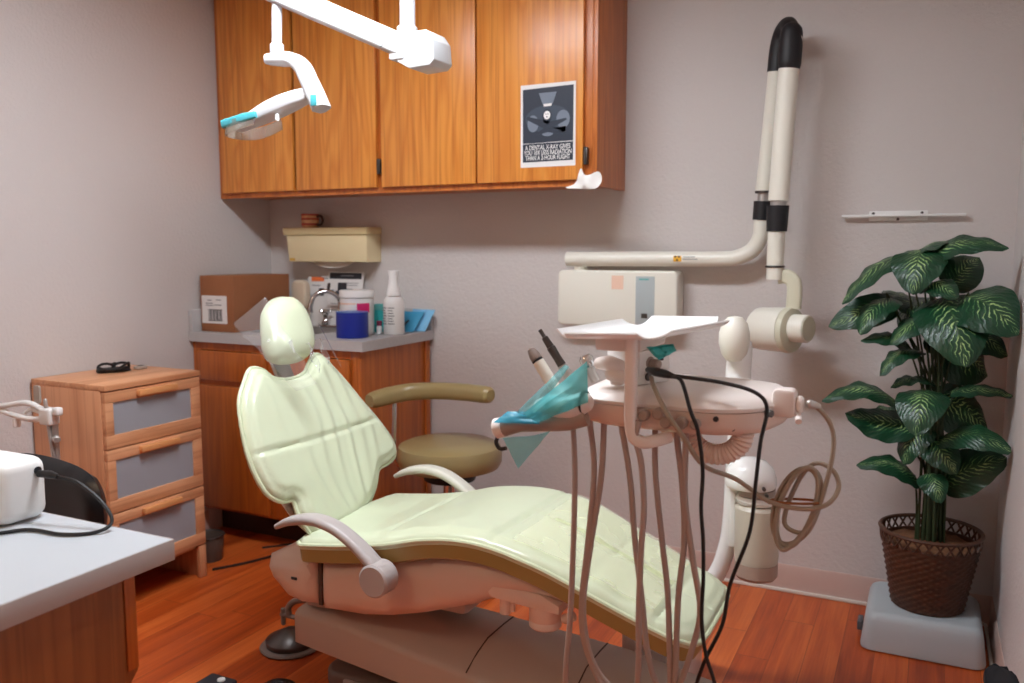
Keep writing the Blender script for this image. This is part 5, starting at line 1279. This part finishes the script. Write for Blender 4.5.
t = thing('potted_plant', 'leafy artificial plant with variegated leaves in a dark wicker basket in the right corner', 'plant', (.046, 2.965, .125))
PXc, PYc_ = .044, 2.962
bm = new(); n = 96; nz = 44; rings = []
for i in range(nz + 1):
    f = i / nz; z = .1245 + .212 * f; r = .106 + .038 * f; ring = []
    for k in range(n):
        a = 2 * PI * k / n; w = math.sin(a * 24) * math.sin(f * nz * PI / 2); rr = r + .0045 * w
        ring.append(bm.verts.new((PXc + rr * math.cos(a), PYc_ + rr * math.sin(a), z)))
    rings.append(ring)
inner = [[bm.verts.new((PXc + r * math.cos(2 * PI * k / n), PYc_ + r * math.sin(2 * PI * k / n), z)) for k in range(n)] for r, z in ((.138, .3365), (.135, .3095))]
rings += inner
for A, B in zip(rings, rings[1:]):
    for k in range(n): bm.faces.new((A[k], A[(k + 1) % n], B[(k + 1) % n], B[k]))
bm.faces.new(list(reversed(rings[0]))); bm.faces.new(rings[-1])
obj('basket', bm, 'wicker', t, angle=80)
bm = new()
tube(bm, [(PXc + .149 * math.cos(2 * PI * k / 32), PYc_ + .149 * math.sin(2 * PI * k / 32), .3725) for k in range(32)], .0065, 8, 2, closed=True)
for k in range(30):
    a = 2 * PI * k / 30; b = a + .16
    tube(bm, [(PXc + .145 * math.cos(a), PYc_ + .145 * math.sin(a), .3345), (PXc + .149 * math.cos(b), PYc_ + .149 * math.sin(b), .3705)], .0035, 6, 2)
    tube(bm, [(PXc + .145 * math.cos(b), PYc_ + .145 * math.sin(b), .3345), (PXc + .149 * math.cos(a), PYc_ + .149 * math.sin(a), .3705)], .0035, 6, 2)
obj('basket_rim', bm, 'wicker', t)
bm = new(); lathe(bm, [(0, .3105), (.134, .3105), (.134, .3265), (.08, .3405), (0, .3445)], 40, Matrix.Translation((PXc, PYc_, 0)))
for v in bm.verts:
    if v.co.z > .3245: v.co.z += .008 * noise.noise(v.co * 60)
obj('moss', bm, 'soil', t)

LF = []   # (base, tip, width, arch, roll)
AX = V((.035, 2.955, 0))
def add_leaf(bx_, by_, bz_, tx, ty, tz, w, arch=.035, roll=0.0): LF.append((V((bx_, by_, bz_)), V((tx, ty, tz)), w, arch, roll))
add_leaf(-0.068, 2.950, 1.204, 0.073, 2.930, 1.288, 0.130, 0.020, -0.50)
add_leaf(0.002, 2.920, 1.212, 0.194, 2.860, 1.267, 0.085, 0.045, 0.10)
add_leaf(-0.060, 2.930, 1.230, -0.231, 2.860, 1.104, 0.105, 0.030, 0.30)
add_leaf(-0.021, 2.900, 1.243, -0.040, 2.800, 1.136, 0.125, 0.030, 0.00)
add_leaf(-0.100, 2.940, 1.093, -0.274, 2.900, 1.036, 0.090, 0.020, -0.60)
add_leaf(-0.106, 2.920, 1.110, -0.179, 2.840, 1.019, 0.100, 0.025, 0.20)
add_leaf(0.101, 2.860, 1.119, 0.228, 2.760, 1.048, 0.155, 0.035, 0.20)
add_leaf(0.048, 2.880, 1.116, 0.107, 2.740, 0.958, 0.165, 0.040, 0.10)
add_leaf(0.037, 2.900, 1.060, -0.089, 2.820, 0.994, 0.100, 0.025, 0.20)
add_leaf(0.062, 2.980, 1.143, 0.136, 3.020, 1.230, 0.100, 0.020, 0.50)
add_leaf(-0.008, 2.880, 1.139, 0.073, 2.800, 1.121, 0.085, 0.020, 0.00)
add_leaf(-0.042, 2.920, 0.954, -0.174, 2.860, 0.992, 0.070, 0.030, 0.00)
add_leaf(-0.019, 2.900, 0.952, -0.115, 2.820, 0.893, 0.070, 0.030, 0.20)
add_leaf(-0.086, 2.920, 0.785, -0.279, 2.860, 0.796, 0.085, 0.045, 0.10)
add_leaf(0.019, 2.920, 0.857, -0.084, 2.860, 0.849, 0.060, 0.020, 0.20)
add_leaf(0.007, 2.880, 0.830, -0.010, 2.760, 0.732, 0.120, 0.035, 0.00)
add_leaf(-0.025, 2.930, 0.714, -0.210, 2.880, 0.756, 0.110, -0.020, -0.20)
add_leaf(-0.009, 2.930, 0.537, -0.169, 2.860, 0.594, 0.085, 0.035, 0.00)
#X [0.238 2.8   0.695]
add_leaf(0.069, 2.880, 0.685, 0.238, 2.800, 0.695, 0.085, 0.040, 0.10)
#X [0.237 2.86  0.848]
add_leaf(0.090, 2.920, 0.830, 0.237, 2.860, 0.848, 0.050, 0.015, 0.00)
add_leaf(0.077, 2.950, 0.536, 0.231, 2.920, 0.647, 0.120, 0.020, 0.40)
add_leaf(0.028, 2.900, 0.565, 0.063, 2.840, 0.506, 0.070, 0.020, 0.00)
add_leaf(0.012, 3.000, 1.013, 0.116, 3.060, 0.948, 0.140, 0.020, 0.50)
add_leaf(0.058, 3.000, 0.951, 0.175, 3.050, 0.881, 0.150, 0.020, 0.50)
add_leaf(0.051, 3.000, 0.789, 0.184, 3.050, 0.711, 0.150, 0.020, 0.40)
add_leaf(-0.034, 3.000, 1.076, -0.128, 3.050, 1.136, 0.140, 0.020, 0.50)
add_leaf(-0.061, 3.000, 0.681, -0.126, 3.040, 0.752, 0.120, 0.020, 0.40)
add_leaf(0.012, 2.950, 0.714, -0.040, 2.900, 0.606, 0.100, 0.020, 0.30)
add_leaf(0.096, 2.980, 1.018, 0.219, 2.950, 0.959, 0.090, 0.020, 0.20)
add_leaf(0.028, 2.920, 0.673, 0.100, 2.860, 0.599, 0.090, 0.020, 0.20)
add_leaf(0.021, 2.990, 1.110, -0.075, 2.950, 1.039, 0.150, 0.020, 0.30)
bm = new(); uvl = bm.loops.layers.uv.new('leaf')
EYE = V((-.1, -.9, .75)).normalized()
for bi, (B, T, w, arch, roll) in enumerate(LF):
    w = w * 1.32
    if B.z > 1.12: B = B + V((0, 0, .02)); T = T + V((0, 0, .016))
    d = (T - B) * 1.12; B = B - (T - B) * .06; L = d.length; dn = d.normalized()
    up0 = V((0, 0, 1)) * .62 + EYE * .85; up = (up0 - dn * up0.dot(dn)).normalized()
    side = dn.cross(up).normalized()
    up, side = up * math.cos(roll) + side * math.sin(roll), side * math.cos(roll) - up * math.sin(roll)
    nu, nv = 8, 16; grid = []
    for i in range(nv + 1):
        v = i / nv; wid = w * .5 * (math.sin(PI * min(1, v * .93 + .07) ** .8) ** .62) * (1 - .12 * v) if v < 1 else .0008
        wid = max(wid, .0008)
        c = B + d * v + up * (arch * math.sin(PI * v) * 1.0) - V((0, 0, 1)) * (.25 * L * v * v * .25)
        row = []
        for j in range(-nu // 2, nu // 2 + 1):
            u = j / (nu / 2); fold = -.20 * abs(u) ** 1.4 * wid + .05 * wid
            p = c + side * (wid * u) + up * (fold + .006 * noise.noise(V((bi * 3 + u * 1.6, v * 4, 1))) + .0035 * math.sin(v * 22 - abs(u) * 3) * abs(u))
            p.x = min(p.x, RX - .006); p.y = min(p.y, BY - .006)
            row.append((p, u, v))
        grid.append(row)
    for sgn in (0, 1):
        vs = [[bm.verts.new(p - (up * .0012 if sgn else V((0, 0, 0)))) for p, u, v in r] for r in grid]
        for i in range(nv):
            for j in range(nu):
                idx = [(i, j), (i, j + 1), (i + 1, j + 1), (i + 1, j)]
                if sgn: idx.reverse()
                f = bm.faces.new([vs[a][b] for a, b in idx])
                for lp, (a, b) in zip(f.loops, idx): lp[uvl].uv = (grid[a][b][1], grid[a][b][2])
me_normals = bm
me = bpy.data.meshes.new('foliage'); bm.to_mesh(me); bm.free()
me.transform(Matrix.Translation(-t.location)); me.shade_smooth(); me.materials.append(M['leaf'])
o = bpy.data.objects.new('foliage', me); COL.objects.link(o); o.parent = t
bm = new(); random.seed(5)
for B, T, w, arch, roll in LF:
    a = random.uniform(0, 2 * PI); r = random.uniform(.012, .05)
    root = V((PXc - .005 + r * math.cos(a), PYc_ - .01 + r * math.sin(a), .332)); mid = root.lerp(V((root.x * .7 + B.x * .3, root.y * .7 + B.y * .3, B.z)), .6)
    tube(bm, [root, mid, B, B + (T - B) * .08], [.0045, .004, .003, .002], 6, 6)
obj('stems', bm, 'stem', t)

# dark cloth bag at the lower right corner of the photo
bm = new(); rings = []
for z, k, in ((.002, .96), (.02, 1.0), (.10, 1.02), (.20, .98), (.26, .9), (.285, .75), (.300, .86), (.312, .80)):
    ring = []
    for a in range(48):
        w_ = 2 * PI * a / 48; c, s_ = math.cos(w_), math.sin(w_); e = (abs(c) ** 3 + abs(s_) ** 3) ** (-1 / 3)
        q = V((.190 + .043 * k * e * c, 2.06 + .13 * k * e * s_, z)); nz_ = noise.noise(V((c * 2.2, s_ * 2.2, z * 16)))
        q += V((c * .35, s_, 0)) * (.009 * nz_) + V((0, 0, .012 * noise.noise(V((c * 5, s_ * 5, 7))) if z > .25 else 0)); q.x = min(q.x, RX - .004); ring.append(bm.verts.new(q))
    rings.append(ring)
for A, B in zip(rings, rings[1:]):
    for k in range(48): bm.faces.new((A[k], A[(k + 1) % 48], B[(k + 1) % 48], B[k]))
bm.faces.new(list(reversed(rings[0]))); bm.faces.new(rings[-1])
solo(obj('cloth_bag', bm, 'fabric_black', angle=60), 'black cloth bag standing against the right wall at the lower right corner', 'bag')

# ------------------------------------------------------------------ camera, view
cam = bpy.data.cameras.new('camera'); co = bpy.data.objects.new('camera', cam); COL.objects.link(co)
yaw, pitch, roll = -.4575, -.1087, -.0006
F = V((math.sin(yaw) * math.cos(pitch), math.cos(yaw) * math.cos(pitch), math.sin(pitch)))
R = F.cross(V((0, 0, 1))).normalized(); U = R.cross(F)
c, s = math.cos(roll), math.sin(roll); R, U = R * c + U * s, U * c - R * s
co.matrix_world = Matrix(((R.x, U.x, -F.x, 0), (R.y, U.y, -F.y, 0), (R.z, U.z, -F.z, 1.27), (0, 0, 0, 1)))
cam.sensor_width = 36; cam.lens = 844.44 * 36 / 1024; cam.clip_start = .02
cam.dof.use_dof = True; cam.dof.focus_distance = 2.05; cam.dof.aperture_fstop = 3.2
scene.camera = co

w = bpy.data.worlds.new('world'); scene.world = w; w.use_nodes = True
w.node_tree.nodes['Background'].inputs['Color'].default_value = (.6, .65, .7, 1); w.node_tree.nodes['Background'].inputs['Strength'].default_value = .3
scene.view_settings.view_transform = 'Standard'; scene.view_settings.look = 'None'
scene.view_settings.exposure = 0.12; scene.view_settings.gamma = 1.0; scene.view_settings.use_curve_mapping = False
scene.cycles.max_bounces = 10; scene.cycles.diffuse_bounces = 6; scene.cycles.transparent_max_bounces = 16
